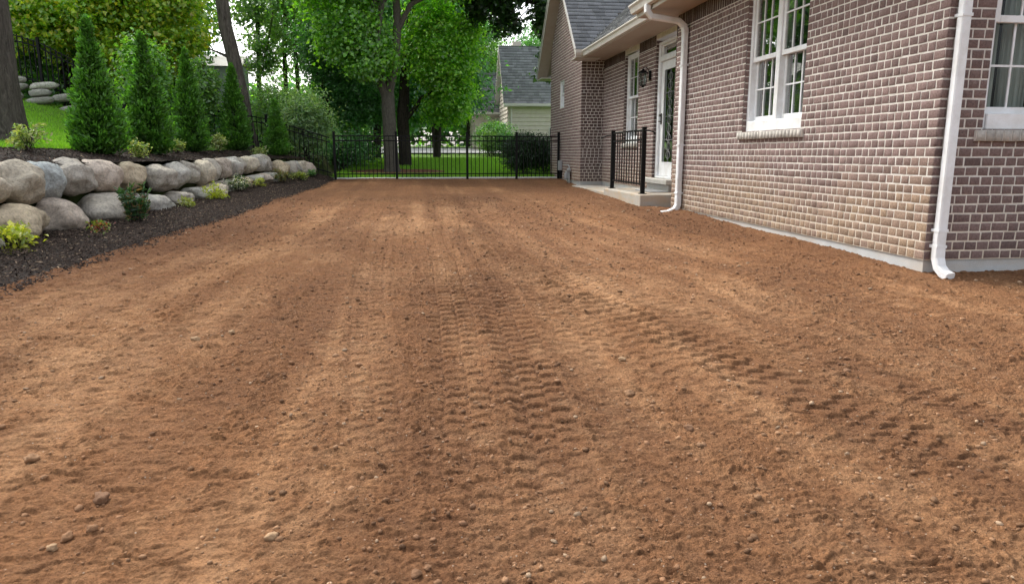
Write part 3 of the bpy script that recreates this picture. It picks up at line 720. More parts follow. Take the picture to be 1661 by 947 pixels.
f.box(a, a+.02, .082, .092, c, d, .003); f.box(b-.02, b, .082, .092, c, d, .003); f.box(a+.02, b-.02, .082, .092, c, c+.02, .003); f.box(a+.02, b-.02, .082, .092, d-.02, d, .003); f.build('glass_stop', M['white'], lf)
MB(dT).quad((a, .105, c), (b, .105, c), (b, .105, d), (a, .105, d)).build('door_pane', M['doorglass'], lf)
MB(dT).quad((a-.1, .30, c-.1), (b+.1, .30, c-.1), (b+.1, .30, d+.1), (a-.1, .30, d+.1)).build('door_sheer', M['grey'], lf)
ld = MB(dT)
for k in range(1, 4): ld.box(a+.02, b-.02, .098, .103, c+(d-c)*k/4-.003, c+(d-c)*k/4+.003)
ld.box((a+b)/2-.003, (a+b)/2+.003, .098, .103, c+.02, d-.02)
for k in range(10):
    z = c+.15+k*.15; ld.tube([((a+b)/2-.10*math.cos(t*.7), .1, z+.07*math.sin(t*.7)) for t in range(10)], .003, 5, False)
ld.build('leaded_pattern', M['grey'], lf)
hd = MB(dT); hd.box(l1-.09, l1-.05, .070, .09, .96, 1.16, .006); hd.tube([(l1-.07, .072, 1.01), (l1-.07, .03, 1.01), (l1-.17, .028, 1.01)], .009, 8); hd.tube([(l1-.07, .072, 1.12), (l1-.07, .045, 1.12)], .022, 10)
hd.build('handle', M['brass'], lf)
MB().box(RX-.14, RX+.12, 12.0, 13.42, -.535, -.455, .008).build('door_step', M['concrete'], house)
MB().box(RX-.06, RX+.02, 12.1, 13.30, -.66, -.537).build('step_base', M['found'], house)

# wall lantern beside the door
ln = empty('wall_lantern', None, None, (RX, 13.47, 1.4)); ln.parent = house; ln.location = (RX-3.8, 13.47-5.0, 1.4+.9)
lx, ly = RX-.15, 13.47
MB().box(RX-.03, RX-.009, ly-.05, ly+.05, 1.33, 1.50, .006).tube([(RX-.02, ly, 1.46), (RX-.08, ly, 1.55), (lx, ly, 1.56), (lx, ly, 1.51)], .008, 6).build('bracket', M['black'], ln)
m = MB(); m.box(lx-.075, lx+.075, ly-.075, ly+.075, 1.455, 1.475, .004).box(lx-.05, lx+.05, ly-.05, ly+.05, 1.475, 1.50, .004).box(lx-.02, lx+.02, ly-.02, ly+.02, 1.50, 1.53, .004)
m.box(lx-.05, lx+.05, ly-.05, ly+.05, 1.225, 1.245, .003).box(lx-.02, lx+.02, ly-.02, ly+.02, 1.195, 1.225, .004)
for a in (-1, 1):
    for b in (-1, 1): m.tube([(lx+a*.046, ly+b*.046, 1.24), (lx+a*.064, ly+b*.064, 1.46)], .006, 4)
m.build('cage', M['black'], ln)
MB().tube([(lx, ly, 1.25), (lx, ly, 1.45)], [.05, .07], 4).build('lantern_glass', M['doorglass'], ln)

# ------------------------------------------------------------------ roofs
def shingles(name, par, org, ud, vd, inside, ulen, vlen, course=.14, off=.0):
    """tabs as slightly tilted slabs; inside(u,v) keeps tab; ud along eave, vd up the slope (unit)"""
    org = np.array(org); ud = np.array(ud); vd = np.array(vd); nd = np.cross(ud, vd)
    if nd[2] < 0: nd = -nd
    V = []; F = []; C = []
    v = 0; r = 0
    while v < vlen:
        u = -random.uniform(0, .2)
        while u < ulen:
            w = random.choice([.14, .17, .2, .25]); u0 = max(u, 0); u1 = min(u+w-.004, ulen)
            if u1 > u0 and inside((u0+u1)/2, v+course*.5):
                th = random.choice([.016, .020, .026]); b = len(V)
                for (a, vv, t) in ((u0, v, th), (u1, v, th), (u1, v+course*1.25, .0), (u0, v+course*1.25, .0), (u0, v, 0), (u1, v, 0)):
                    V.append(org+ud*a+vd*vv+nd*(t+off))
                F += [(b, b+1, b+2, b+3), (b+4, b+5, b+1, b)]
                g = random.choice([.82, .92, 1.0, 1.08, 1.18]); C += [(.22*g, .225*g, .235*g)]*4 + [(.03, .03, .03)]*2
            u += w
        v += course; r += 1
    return link(name, np_mesh(name, np.array(V), np.array(F), np.array(C)), M['shingle'], par)
# near roof (slope faces the yard)
sl = .72; nrm = math.sqrt(1+sl*sl)
def gutter(par, x, z, y0, y1, name='gutter'):
    g = MB()
    prof = [(0, 0), (.0, -.11), (-.035, -.125), (-.08, -.115), (-.10, -.05), (-.125, -.02), (-.125, .0), (-.112, .0)]
    P = [(x+a, z+b) for a, b in prof]
    for i in range(len(P)-1): (a, b), (c, d) = P[i], P[i+1]; g.quad((a, y0, b), (c, y0, d), (c, y1, d), (a, y1, b))
    for yy in (y0, y1): g.quad(*[(a, yy, b) for a, b in P[:-1]])
    return g.build(name, M['trim'], par)
e0, e1 = 4.35, 10.90; ex = 3.27; ez = 2.10
MB().box(ex+.004, RX+.1, e0, e1, ez-.15, ez-.135).build('soffit', M['soffit'], house)
MB().box(ex-.02, ex, e0, e1, ez-.155, ez+.03).build('fascia', M['trim'], house)
gutter(house, ex-.022, ez+.02, e0, e1)
MB().quad((ex-.05, e0, ez+.02), (ex-.05, e1, ez+.02), (9.7, e1, ez+.02+sl*(9.7-ex+.05)), (9.7, e0, ez+.02+sl*(9.7-ex+.05))).build('roof_deck', M['soffit'], house)
MB().box(ex, 9.6, e0-.001, 4.99, ez-.17, ez-.15).build('front_soffit', M['soffit'], house)
for yy in (e0, e1-.02):
    MB().quad((ex-.02, yy, ez-.15), (ex-.02, yy, ez+.035), (9.6, yy, ez+.035+sl*(9.6-ex)), (9.6, yy, ez-.15)).build('rake_board', M['trim'], house)
shingles('roof', house, (ex-.07, e0-.04, ez+.03), (0, 1, 0), (1/nrm, 0, sl/nrm), lambda u, v: True, e1-e0+.08, 6.4*nrm)
# recess roof with valley against the gable roof
rx, rz = 3.77, 2.19; y0r, y1r = 10.94, 16.30
MB().box(rx+.004, RX, y0r, 16.93, rz-.095, rz-.080).build('soffit', M['soffit'], house)
MB().box(rx-.02, rx, y0r, y1r, rz-.10, rz+.03).build('fascia', M['trim'], house)
gutter(house, rx-.022, rz+.02, y0r, y1r)
rs = .9; rn = math.sqrt(1+rs*rs)
gs = .95; gn = math.sqrt(1+gs*gs); gy0, gz0, gxr = 16.35, 2.22, 3.52; gyr = 19.0; gzr = gz0+gs*(gyr-gy0)
def rec_inside(u, v):
    y = y0r+u; z = rz+.03+v*rs/rn
    return z > gz0+gs*(y-gy0)-.02 or y < gy0
shingles('roof', house, (rx-.07, y0r, rz+.03), (0, 1, 0), (1/rn, 0, rs/rn), rec_inside, 9.0, 3.2*rn)
MB().quad((rx-.03, y0r, rz+.0), (rx-.03, y1r+.1, rz+.0), (rx+3.2, gy0+3.2*rs/gs, rz+3.2*rs), (rx+3.2, y0r, rz+3.2*rs)).build('roof_deck', M['soffit'], house)
MB().quad((rx, y0r-.02, rz-.09), (rx, y0r-.02, rz+.03), (rx+3.0, y0r-.02, rz+3*rs), (rx+3, y0r-.02, rz-.09)).build('rake_board', M['trim'], house)
# gable roof : ridge along X
def gab_inside(u, v):
    x = gxr+u; z = gz0+v*gs/gn
    return x < rx+.02 or z > rz+.03+rs*(x-rx)-.03
shingles('roof', house, (gxr, gy0-.03, gz0+.02), (1, 0, 0), (0, 1/gn, gs/gn), gab_inside, 6.2, (gyr-gy0)*gn)
shingles('roof', house, (gxr, 21.68, gz0+.02), (1, 0, 0), (0, -1/gn, gs/gn), lambda u, v: True, 6.2, (gyr-gy0)*gn)
dk = MB()
for s_, ya in ((1, gy0), (-1, 21.65)):
    dk.quad((gxr+.01, ya, gz0), (9.7, ya, gz0), (9.7, gyr, gzr), (gxr+.01, gyr, gzr))
    dk.quad((gxr+.01, ya, gz0-.13), (AX+.02, ya, gz0-.13), (AX+.02, gyr, gzr-.13), (gxr+.01, gyr, gzr-.13))
dk.build('roof_deck', M['soffit'], house)
fa = MB()
for ya in (gy0, 21.65):
    fa.quad((gxr, ya, gz0-.14), (gxr, ya, gz0+.035), (gxr, gyr, gzr+.035), (gxr, gyr, gzr-.14))
    fa.quad((gxr-.025, ya, gz0-.03), (gxr-.025, ya, gz0+.045), (gxr-.025, gyr, gzr+.045), (gxr-.025, gyr, gzr-.03))
fa.quad((gxr-.025, gy0, gz0+.045), (gxr+.01, gy0, gz0+.045), (gxr+.01, gyr, gzr+.045), (gxr-.025, gyr, gzr+.045))
fa.build('rake_board', M['trim'], house)
# eave of the gable near slope with boxed return, and far eave
MB().box(gxr, rx+.06, gy0-.02, gy0, gz0-.14, gz0+.02).box(gxr+.002, AX+.3, gy0+.002, 16.94, gz0-.15, gz0-.135).build('eave_return', M['trim'], house)
g = MB(); prof = [(0, 0), (0, -.10), (-.05, -.12), (-.10, -.06), (-.12, 0)]
for i in range(4): (a, b), (c, d) = prof[i], prof[i+1]; g.quad((gxr-.02, gy0-.02+a, gz0+.01+b), (gxr-.02, gy0-.02+c, gz0+.01+d), (rx+.1, gy0-.02+c, gz0+.01+d), (rx+.1, gy0-.02+a, gz0+.01+b))
g.quad(*[(gxr-.02, gy0-.02+a, gz0+.01+b) for a, b in prof]); g.build('gutter', M['trim'], house)
MB().box(gxr, AX+.1, 20.9, 21.65, gz0-.15, gz0-.13).box(gxr, 9.6, 21.65, 21.67, gz0-.15, gz0+.03).build('eave_return', M['trim'], house)

# downspouts
d = MB(); xd = 3.875; yd = 4.945
d.tube([(xd, yd, 2.0), (xd, yd, -.60), (xd, yd, -.74)], 1, sq=(.037, .030)); do = d.build('downspout', M['white'], house)
do['label'] = 'white downspout at the near corner of the house'
MB().tube([(xd, yd, -.70), (xd, yd-.005, -.78), (xd, yd-.035, -.845), (xd+.005, yd-.085, -.885), (xd+.01, yd-.14, -.90)], [1.06, 1.06, 1.04, 1.02, 1.0], sq=(.037, .030)).build('elbow', M['white'], do)
b = MB()
for z in (.95, -.58, -.70): MB().box(xd-.041, xd+.041, yd-.034, yd+.05, z, z+.022).build('strap', M['white'], do)
d = MB(); yd2 = 10.18; xw = AX-.055
d.tube([(xw, yd2, 1.70), (xw, yd2, -.66)], 1, sq=(.036, .050)); do = d.build('downspout', M['white'], house)
do['label'] = 'white downspout beside the back stoop'
MB().tube([(ex-.08, yd2, ez-.09), (ex-.08, yd2, ez-.18), (ex-.02, yd2, ez-.25), (xw-.10, yd2, 1.80), (xw-.02, yd2, 1.73), (xw, yd2, 1.64)], 1.02, sq=(.036, .050)).build('elbow', M['white'], do)
MB().tube([(xw, yd2, -.62), (xw, yd2, -.74), (xw-.04, yd2, -.81), (xw-.14, yd2, -.855), (xw-.24, yd2, -.865)], 1.04, sq=(.036, .050)).build('elbow', M['white'], do)
b = MB()
for z in (1.2, .1, -.58): MB().box(xw-.045, AX, yd2-.056, yd2+.056, z, z+.022).build('strap', M['white'], do)

# utilities on the gable wall
gm = empty('gas_meter', None, None); gm.parent = house; gm.location = (-3.8, -5.0, .9)
MB().tube([(AX-.06, 17.9, -.80), (AX-.06, 17.9, -.35), (AX-.06, 18.0, -.30), (AX-.06, 18.55, -.30)], .016, 8).tube([(AX-.06, 18.1, -.78), (AX-.06, 18.1, -.45), (AX-.06, 17.9, -.44)], .014, 8).tube([(AX-.12, 17.9, -.42), (AX-.03, 17.9, -.42)], .045, 10).build('pipe', M['grey'], gm)
MB().tube([(AX-.14, 18.0, -.52), (AX-.04, 18.0, -.52)], .07, 14).box(AX-.16, AX-.05, 17.93, 18.07, -.64, -.5, .02).build('meter_body', M['grey'], gm)
MB().box(AX-.09, AX-.01, 19.05, 19.28, -.45, -.20, .01).build('utility_box', M['grey'], gm)
MB().box(AX-.05, AX-.01, 19.09, 19.24, -.66, -.452, .006).build('conduit', M['black'], gm)

# ------------------------------------------------------------------ stoop, walk and railing
st = MB().box(3.56, 4.30, 11.42, 13.78, -1.15, -.665, .012).build('concrete_stoop', M['stoop'])
tag(st, 'low concrete stoop below the white back door', 'stoop')
mt = MB().box(3.92, 4.24, 12.0, 12.9, -.662, -.645, .006).build('door_mat', M['grey']); tag(mt, 'grey door mat lying on the concrete stoop', 'mat')
wk = MB().box(3.60, 4.31, 13.80, 16.93, -.95, -.745, .01).build('walkway', M['stoop']); wk['kind'] = 'structure'
rl = empty('stoop_railing', 'short black metal railing standing on the concrete stoop', 'railing', (3.68, 12.6, -.66))
for yy in (11.68, 13.60): MB().box(3.645, 3.71, yy-.033, yy+.033, -.664, .40, .003).box(3.638, 3.717, yy-.04, yy+.04, .40, .42, .005).box(3.62, 3.735, yy-.057, yy+.057, -.663, -.652, .003).build('post', M['black'], rl)
for z in (.355, .20, -.52): MB().box(3.665, 3.69, 11.715, 13.565, z, z+.028).build('rail', M['black'], rl)
for k in range(11): yy = 11.72+(k+.9)*.157; MB().box(3.669, 3.685, yy-.007, yy+.007, -.53, .36).build('baluster', M['black'], rl)
MB().tube([(3.68, 11.64, .36), (3.70, 11.55, .36), (3.79, 11.5, .33), (3.80, 11.5, .29)], .012, 8).build('handrail_end', M['black'], rl)
MB().tube([(3.68, 13.64, .33), (3.62, 13.75, .33), (3.5, 13.8, .28)], .012, 8).build('handrail_end', M['black'], rl)

# ------------------------------------------------------------------ black fences
def fence_run(par, pts, zf, h=1.13, sp=.107, posts=(), pname='picket', rails=(.0, -.12, None), pw=.0085):
    """pts: polyline (x,y); zf(x,y)->base"""
    segs = []; tot = 0
    for i in range(len(pts)-1):
        a = Vector(pts[i]); b = Vector(pts[i+1]); segs.append((tot, (b-a).length, a, b)); tot += (b-a).length
    def at(s):
        for (t0, l, a, b) in segs:
            if s <= t0+l+1e-6: return a+(b-a)*((s-t0)/l), (b-a).normalized()
    n = int(tot/sp)
    for k in range(1, n):
        p, dr = at(k*sp); z = zf(p.x, p.y)
        if any(abs(k*sp-q) < .045 for q in posts): continue
        T = Matrix.Translation((p.x, p.y, z)) @ Matrix.Rotation(math.atan2(dr.y, dr.x), 4, 'Z')
        MB(T).box(-pw, pw, -pw, pw, .03+random.uniform(-.004, .004), h-.03).build(pname, M['black'], par)
    for q in posts:
        p, dr = at(min(q, tot)); z = zf(p.x, p.y)
        T = Matrix.Translation((p.x, p.y, z)) @ Matrix.Rotation(math.atan2(dr.y, dr.x), 4, 'Z')
        MB(T).box(-.03, .03, -.03, .03, -.3, h+.05, .003).box(-.037, .037, -.037, .037, h+.05, h+.068, .006).build('post', M['black'], par)
    ps = [0, *posts, tot] if posts and posts[0] > .01 else [*posts, tot]
    for (a, b) in zip(ps[:-1], ps[1:]):
        if b-a < .1: continue
        pa, _ = at(a+.03); pb, _ = at(b-.03)
        for dz in (h-.045, h-.165, .12):
            za, zb = zf(pa.x, pa.y)+dz, zf(pb.x, pb.y)+dz
            MB().tube([(pa.x, pa.y, za), (pb.x, pb.y, zb)], 1, sq=(.014, .014)).build('rail', M['black'], par)
FY = 19.30
fen = empty('metal_fence', 'black metal picket fence panel closing the end of the yard left of the gate', 'fence', (-.4, FY, -.66))
fence_run(fen, [(-2.12, FY), (1.29, FY)], lambda x, y: -.655, posts=(0.0, 1.57))
gat = empty('metal_gate', 'black metal double gate between tall posts next to the brick gable wall', 'gate', (2.5, FY, -.66))
fence_run(gat, [(1.29, FY), (3.73, FY)], lambda x, y: -.655, posts=(0.0, 1.31, 2.44))
MB().box(2.56, 2.64, FY-.06, FY-.032, .10, .22, .004).build('latch', M['black'], gat)
sf = empty('side_fence', 'black metal picket fence climbing the slope behind the arborvitaes', 'fence', (-4, FY+.3, -.2))
sx = np.interp
def sfz(x, y): return float(np.interp(-x, [2.1, 3.0, 3.6, 4.5, 6, 7.26, 8.9, 10, 12.6], [-.655, -.42, -.2, .02, .15, .60, 1.5, 1.9, 2.5]))
fence_run(sf, [(-2.2, FY), (-3.2, FY+.12), (-7.2, FY+.25)], sfz, h=1.05, posts=(1.6, 3.3, 5.0), sp=.115)
sf2 = empty('upper_fence', 'tall black picket fence above the ledge stone wall at far left', 'fence', (-10, FY+.4, 1.5))
fence_run(sf2, [(-7.2, FY+.27), (-12.8, FY+.6)], sfz, h=1.12, posts=(.05, 1.9, 3.8), sp=.125, pw=.011)

# ------------------------------------------------------------------ stones
def rock_mesh(name, sx, sy, sz, seed, tint, sub=4, amp=.22, sqr=.10):
    import bmesh
    bm = bmesh.new(); bmesh.ops.create_icosphere(bm, subdivisions=sub, radius=1)
    r = random.Random(seed); off = Vector((r.uniform(-50, 50), r.uniform(-50, 50), r.uniform(-50, 50)))
    planes = [(Vector((r.gauss(0, 1), r.gauss(0, 1), r.gauss(0, 1))).normalized(), r.uniform(.80, .97)) for _ in range(9)]
    for v in bm.verts:
        p = v.co.copy().normalized()
        # boxier than a ball, then soft facets
        q = Vector([math.copysign(abs(c)**(1-sqr), c) for c in p]); m = max(1e-6, (abs(q.x)**2.25+abs(q.y)**2.25+abs(q.z)**2.25)**(1/2.25)); q /= m
        for nrm_, dd in planes:
            t = q.dot(nrm_)
            if t > dd: q -= nrm_*((t-dd)*.80)
        k = 1+amp*(mnoise.noise(p*1.3+off)) + amp*.32*mnoise.noise(p*3.6+off)+amp*.12*mnoise.noise(p*9+off)
        q *= k; v.co = Vector((q.x*sx, q.y*sy, q.z*sz))
    me = bpy.data.meshes.new(name); bm.to_mesh(me); bm.free()
    me.polygons.foreach_set('use_smooth', [True]*len(me.polygons))
    a = me.attributes.new('tint', 'FLOAT_COLOR', 'POINT'); n = len(me.vertices)
    a.data.foreach_set('color', np.tile(np.array([*tint, 1], dtype=np.float32), n))
    me.update(); return me
TAN = (.60, .54, .44); GREY = (.52, .505, .47); BLUE = (.44, .48, .49); PINK = (.58, .50, .43); OCH = (.58, .49, .36); WARM = (.55, .51, .45)
def wallpoint(y, dx=0): return float(xwall(y))+dx
def boulder(y, dx, zc, hy, hx, hz, tint, label, seed, group='boulders of the retaining wall', tilt=None):
    me = rock_mesh('boulder', hx, hy, hz, seed, tint); o = link('boulder', me, M['stone'])
    r = random.Random(seed+99)
    o.location = (wallpoint(y, dx), y, zc); o.rotation_euler = (r.uniform(-.14, .14), r.uniform(-.12, .12), r.uniform(-.3, .3))
    return tag(o, label, 'boulder', group)
ords = ['first', 'second', 'third', 'fourth', 'fifth', 'sixth', 'seventh', 'eighth', 'ninth', 'tenth', 'eleventh', 'twelfth', 'thirteenth', 'fourteenth', 'fifteenth', 'sixteenth', 'seventeenth', 'eighteenth']
# upper row: (y centre, half length along wall, half height, z centre, tint, look)
UP = [(8.0, .34, .20, -.35, TAN, 'warm tan boulder cut by the photo edge'), (8.62, .36, .235, -.315, TAN, 'large cream boulder with pitted face'), (9.28, .34, .225, -.325, BLUE, 'smooth blue grey boulder'),
      (9.86, .33, .23, -.30, WARM, 'tall brownish grey boulder'), (10.65, .42, .215, -.31, PINK, 'pinkish tan boulder'), (11.62, .48, .205, -.335, OCH, 'ochre boulder with rounded face'),
      (12.62, .47, .22, -.40, WARM, 'pale boulder with brown patch'), (13.42, .38, .225, -.39, GREY, 'light grey boulder'), (14.05, .33, .205, -.355, WARM, 'grey beige boulder'), (14.6, .30, .215, -.345, TAN, 'cream boulder'),
      (15.15, .30, .22, -.34, WARM, 'pale rough boulder'), (15.63, .26, .21, -.305, PINK, 'narrow pinkish boulder'), (16.12, .26, .21, -.295, GREY, 'dark streaked grey boulder'), (16.6, .26, .19, -.27, WARM, 'small beige boulder'),
      (17.05, .24, .19, -.26, TAN, 'small cream boulder'), (17.48, .23, .19, -.235, GREY, 'small striped grey boulder'), (17.88, .22, .19, -.235, WARM, 'last pale boulder before the step')]
for i, (y, hy, hz, zc, tn, look) in enumerate(UP):
    g_ = (1.0, .86, 1.12, .92, 1.08)[i % 5]; tn = tuple(min(.75, c*g_) for c in tn)
    boulder(y, -.10+.05*math.sin(i*2.3), zc, hy*(.78 if i < 6 else .70), .29 if i < 6 else .27, hz*1.02, tn, f'{look}, {ords[i]} from the left in the upper row', 100+i)
LOW = [(7.35, .40, .17, -.83, GREY, 'small grey boulder at the photo edge'), (8.1, .52, .22, -.75, OCH, 'large golden brown boulder'), (9.12, .42, .22, -.75, PINK, 'pale pinkish boulder'), (10.25, .55, .20, -.74, WARM, 'flat brown grey boulder'),
       (11.75, .60, .16, -.77, GREY, 'flat grey boulder'), (13.0, .46, .15, -.78, WARM, 'low beige boulder'), (13.88, .36, .14, -.74, GREY, 'small grey boulder'), (14.68, .36, .15, -.71, TAN, 'pale boulder'),
       (15.4, .33, .16, -.69, WARM, 'beige boulder'), (16.2, .30, .14, -.63, OCH, 'half buried boulder'), (16.85, .25, .13, -.60, GREY, 'small dark grey boulder'), (17.25, .22, .13, -.59, PINK, 'small pinkish boulder'), (17.6, .2, .14, -.58, GREY, 'small pale grey boulder')]
for i, (y, hy, hz, zc, tn, look) in enumerate(LOW):
    boulder(y, .10, zc, hy*.82, .30, hz, tn, f'{look}, {ords[i]} from the left in the lower row', 200+i)
for i, (y, dx, zc, hy, hz, tn) in enumerate([(7.3, -.1, -.36, .36, .22, WARM), (6.6, -.12, -.37, .36, .23, TAN), (5.85, -.1, -.38, .38, .22, GREY), (5.1, -.1, -.4, .38, .22, PINK), (6.55, .1, -.84, .4, .22, OCH), (5.6, .1, -.86, .5, .22, WARM), (4.4, -.02, -.6, .4, .4, TAN)]):
    boulder(y, dx, zc, hy, .31, hz, tn, 'rounded boulder carrying the wall on past the left edge of the photo', 400+i)
END = [(18.32, -.04, .17, .20, -.36, OCH, 'cream boulder'), (18.58, -.04, .17, .19, -.36, WARM, 'brown flecked boulder'), (18.74, -.05, .16, .19, -.37, GREY, 'grey boulder'), (18.86, -.03, .16, .19, -.38, TAN, 'pale boulder'), (18.95, .08, .16, .185, -.39, PINK, 'round pale boulder')]
for i, (y, dx, hy, hz, zc, tn, look) in enumerate(END):
    boulder(y, dx, zc, hy, .22, hz, tn, f'{look}, {ords[i]} of the five low stones ending the wall by the fence', 300+i)

# stacked ledge stones far left
ledge = empty('ledge_wall', 'stacked grey ledge stone wall on the lawn under the tall picket fence', 'wall', (-9.8, 18.9, 1.2))
r = random.Random(5)
for row in range(3):
    x = -12.6
    while x < -7.9:
        w = r.uniform(.35, .75); y = 18.95+.12*row+.03*(x+10)
        zb = float(zter(x+w/2, y))+.03
        hgt = .17
        if not (row == 2 and x > -8.9):
            g = r.uniform(.8, 1.2); tn = (.34*g, .335*g, .31*g) if row < 2 else (.52*g, .51*g, .47*g)
            me = rock_mesh('stone', w*.52, .2, hgt*.56, r.randint(0, 9999), tn, 3, .12, .6); o = link('stone', me, M['stone'], ledge)
            o.location = Vector((x+w/2, y, zb+.06+row*hgt)) - Vector(ledge.location); o.rotation_euler = (0, -.12, r.uniform(-.1, .1))
        x += w

# clods and stones lying on the bare soil
CL = [(-1.18, 3.85, .019, 'pale round pebble on the left side of the soil, upper one of a pair'), (-1.02, 3.95, .017, 'small dark stone right beside a pale pebble on the left soil'), (-1.62, 2.85, .022, 'reddish clod near the left photo edge'),
      (-1.36, 2.55, .020, 'soil clod lying below the reddish one at left'), (-1.02, 2.27, .024, 'elongated dark clod in front left of the yard'), (-.98, 2.10, .015, 'pebble at the top of the pebble cluster, lower left'), (-1.03, 2.06, .017, 'brown pebble in the middle of the pebble cluster, lower left'),
      (-1.05, 2.01, .013, 'pale pebble at the bottom of the pebble cluster, lower left'), (-1.20, 1.93, .018, 'round clod left of the bottom pebble cluster'), (-1.11, 1.80, .021, 'largest round brown pebble near the lower left corner'),
      (-1.16, 1.78, .017, 'left neighbour of the largest pebble near the lower left corner'), (-1.06, 1.79, .013, 'flat pebble right of the largest one near the lower left corner'), (-.45, 2.0, .016, 'pale flat stone left of the central tyre track, near the bottom'),
      (2.02, 3.1, .018, 'single dark stone on the right part of the soil'), (.98, 3.35, .018, 'pale stone between the tyre tracks, right of centre'), (.90, 2.95, .022, 'soil clod between the tyre tracks, right of centre'), (1.03, 2.57, .018, 'dark clod with a shadow, right of centre'), (-.03, 1.78, .013, 'round pebble at the bottom edge near the middle'), (0.0, 1.80, .010, 'smaller pebble touching a round one at the bottom middle')]
for i, (x, y, s, lb) in enumerate(CL):
    z, c = soil_height(np.array([[x]]), np.array([[y]])); c = c[0, 0]
    tn = (.36, .235, .135) if 'pale' in lb else ((.19, .105, .060) if 'dark' in lb else tuple(c*1.05))
    nm = 'soil_clod' if 'clod' in lb else 'pebble'
    me = rock_mesh(nm, s*1.15, s*.95, s*.75, 700+i, tn, 3, .5, .1); o = link(nm, me, M['pebble']); o.location = (x, y, float(z[0, 0])+s*.35); o.rotation_euler = (0, 0, i*1.3)
    tag(o, lb, 'clod' if nm == 'soil_clod' else 'pebble', 'loose stones and clods on the soil')

# ------------------------------------------------------------------ foliage
def leaves(name, P, size, palette, mat_, parent, nrm=None, nb=.5, aspect=.62, droop=.3, along=None, ab=.0, shape='leaf'):
    """P (n,3) leaf bases; palette (k,3); nrm preferred normals"""
    n = len(P)
    N_ = rng.normal(size=(n, 3))
    if nrm is not None: N_ = N_*(1-nb)*.9 + nrm*nb*1.6
    N_ /= np.linalg.norm(N_, axis=1)[:, None]+1e-9
    A = rng.normal(size=(n, 3)); A[:, 2] -= droop
    if along is not None: A = A*(1-ab)+along*ab*2
    A -= N_*np.sum(A*N_, axis=1)[:, None]; A /= np.linalg.norm(A, axis=1)[:, None]+1e-9
    Bv = np.cross(N_, A); s = (size*rng.uniform(.6, 1.35, n))[:, None]
    fold = N_*s*.14
    if shape == 'maple':
        b = P; l1 = P+A*s*.30+Bv*s*.52+fold; l2 = P+A*s*.62+Bv*s*.26; t = P+A*s*1.05-fold; r2 = P+A*s*.62-Bv*s*.26; r1 = P+A*s*.30-Bv*s*.52+fold
        V = np.stack([b, l1, l2, t, r2, r1], 1).reshape(-1, 3)
        F = (np.array([(0, 1, 2, 3), (0, 3, 4, 5)])[None]+6*np.arange(n)[:, None, None]).reshape(-1, 4); k = 6
    else:
        V = np.stack([P, P+A*s*.5+Bv*s*aspect*.5+fold, P+A*s, P+A*s*.5-Bv*s*aspect*.5+fold], 1).reshape(-1, 3)
        F = (np.array([(0, 1, 2), (0, 2, 3)])[None]+4*np.arange(n)[:, None, None]).reshape(-1, 3); k = 4
    pal = np.array(palette)
    C = pal[rng.integers(0, len(pal), n)]*rng.uniform(.72, 1.28, (n, 1))
    return link(name, np_mesh(name, V, F, np.repeat(C, k, axis=0)), mat_, parent)
def ell_points(ells, n, clump=.35, csize=.42, hollow=.55):
    """points in clumps spread through ellipsoids (cx,cy,cz,rx,ry,rz,weight)"""
    E = np.array(ells, float); w = E[:, 6]/E[:, 6].sum()
    nc = max(8, int(n*clump/18)); idx = rng.choice(len(E), nc, p=w)
    d = rng.normal(size=(nc, 3)); d /= np.linalg.norm(d, axis=1)[:, None]; rad = (hollow+(1-hollow)*rng.random(nc)**.8)*rng.uniform(.78, 1.28, nc)
    cen = E[idx, :3]+d*rad[:, None]*E[idx, 3:6]
    ci = rng.integers(0, nc, n); g = rng.normal(size=(n, 3))*csize*np.array([1, 1, .5])*rng.uniform(.5, 1.1, (nc, 1))[ci]
    P = cen[ci]+g; out = g + d[ci]*csize*.8; out[:, 2] += .5
    out /= np.linalg.norm(out, axis=1)[:, None]+1e-9
    return P, out, cen
GREEN = [(.12, .28, .04), (.16, .34, .05), (.22, .42, .06), (.09, .22, .04)]
BRIGHT = [(.18, .42, .028), (.25, .52, .04), (.13, .34, .03), (.34, .60, .06)]
DARK = [(.07, .21, .06), (.09, .26, .075), (.05, .16, .05), (.12, .31, .09)]
YELL = [(.40, .52, .035), (.52, .58, .04), (.28, .46, .03), (.50, .44, .04), (.14, .30, .03), (.22, .40, .04), (.26, .42, .035), (.34, .46, .04)]
GREYG = [(.15, .27, .10), (.20, .33, .13), (.10, .20, .07), (.27, .38, .17)]
def trunk_mesh(mb, pts, radii, n=12):
    P = [Vector(p) for p in pts]; out = []; rr = []
    for i in range(len(P)-1):
        k = max(2, int((P[i+1]-P[i]).length/.35))
        for j in range(k):
            t = j/k; q = P[i].lerp(P[i+1], t); q += Vector((mnoise.noise(q*1.1)*.04, mnoise.noise(q*1.1+Vector((9, 0, 0)))*.04, 0)); out.append(q); rr.append(radii[i]*(1-t)+radii[i+1]*t)
    out.append(P[-1]); rr.append(radii[-1]); mb.tube(out, rr, n)
def branches_to(mb, base, cen, r0, k=14, mid=.4):
    c = cen[rng.choice(len(cen), min(k, len(cen)), replace=False)]
    b = Vector(base)
    for q in c:
        q = Vector(q); m = b.lerp(q, mid)+Vector((0, 0, .25)); trunk_mesh(mb, [b, m, q], [r0, r0*.55, .012], 6)
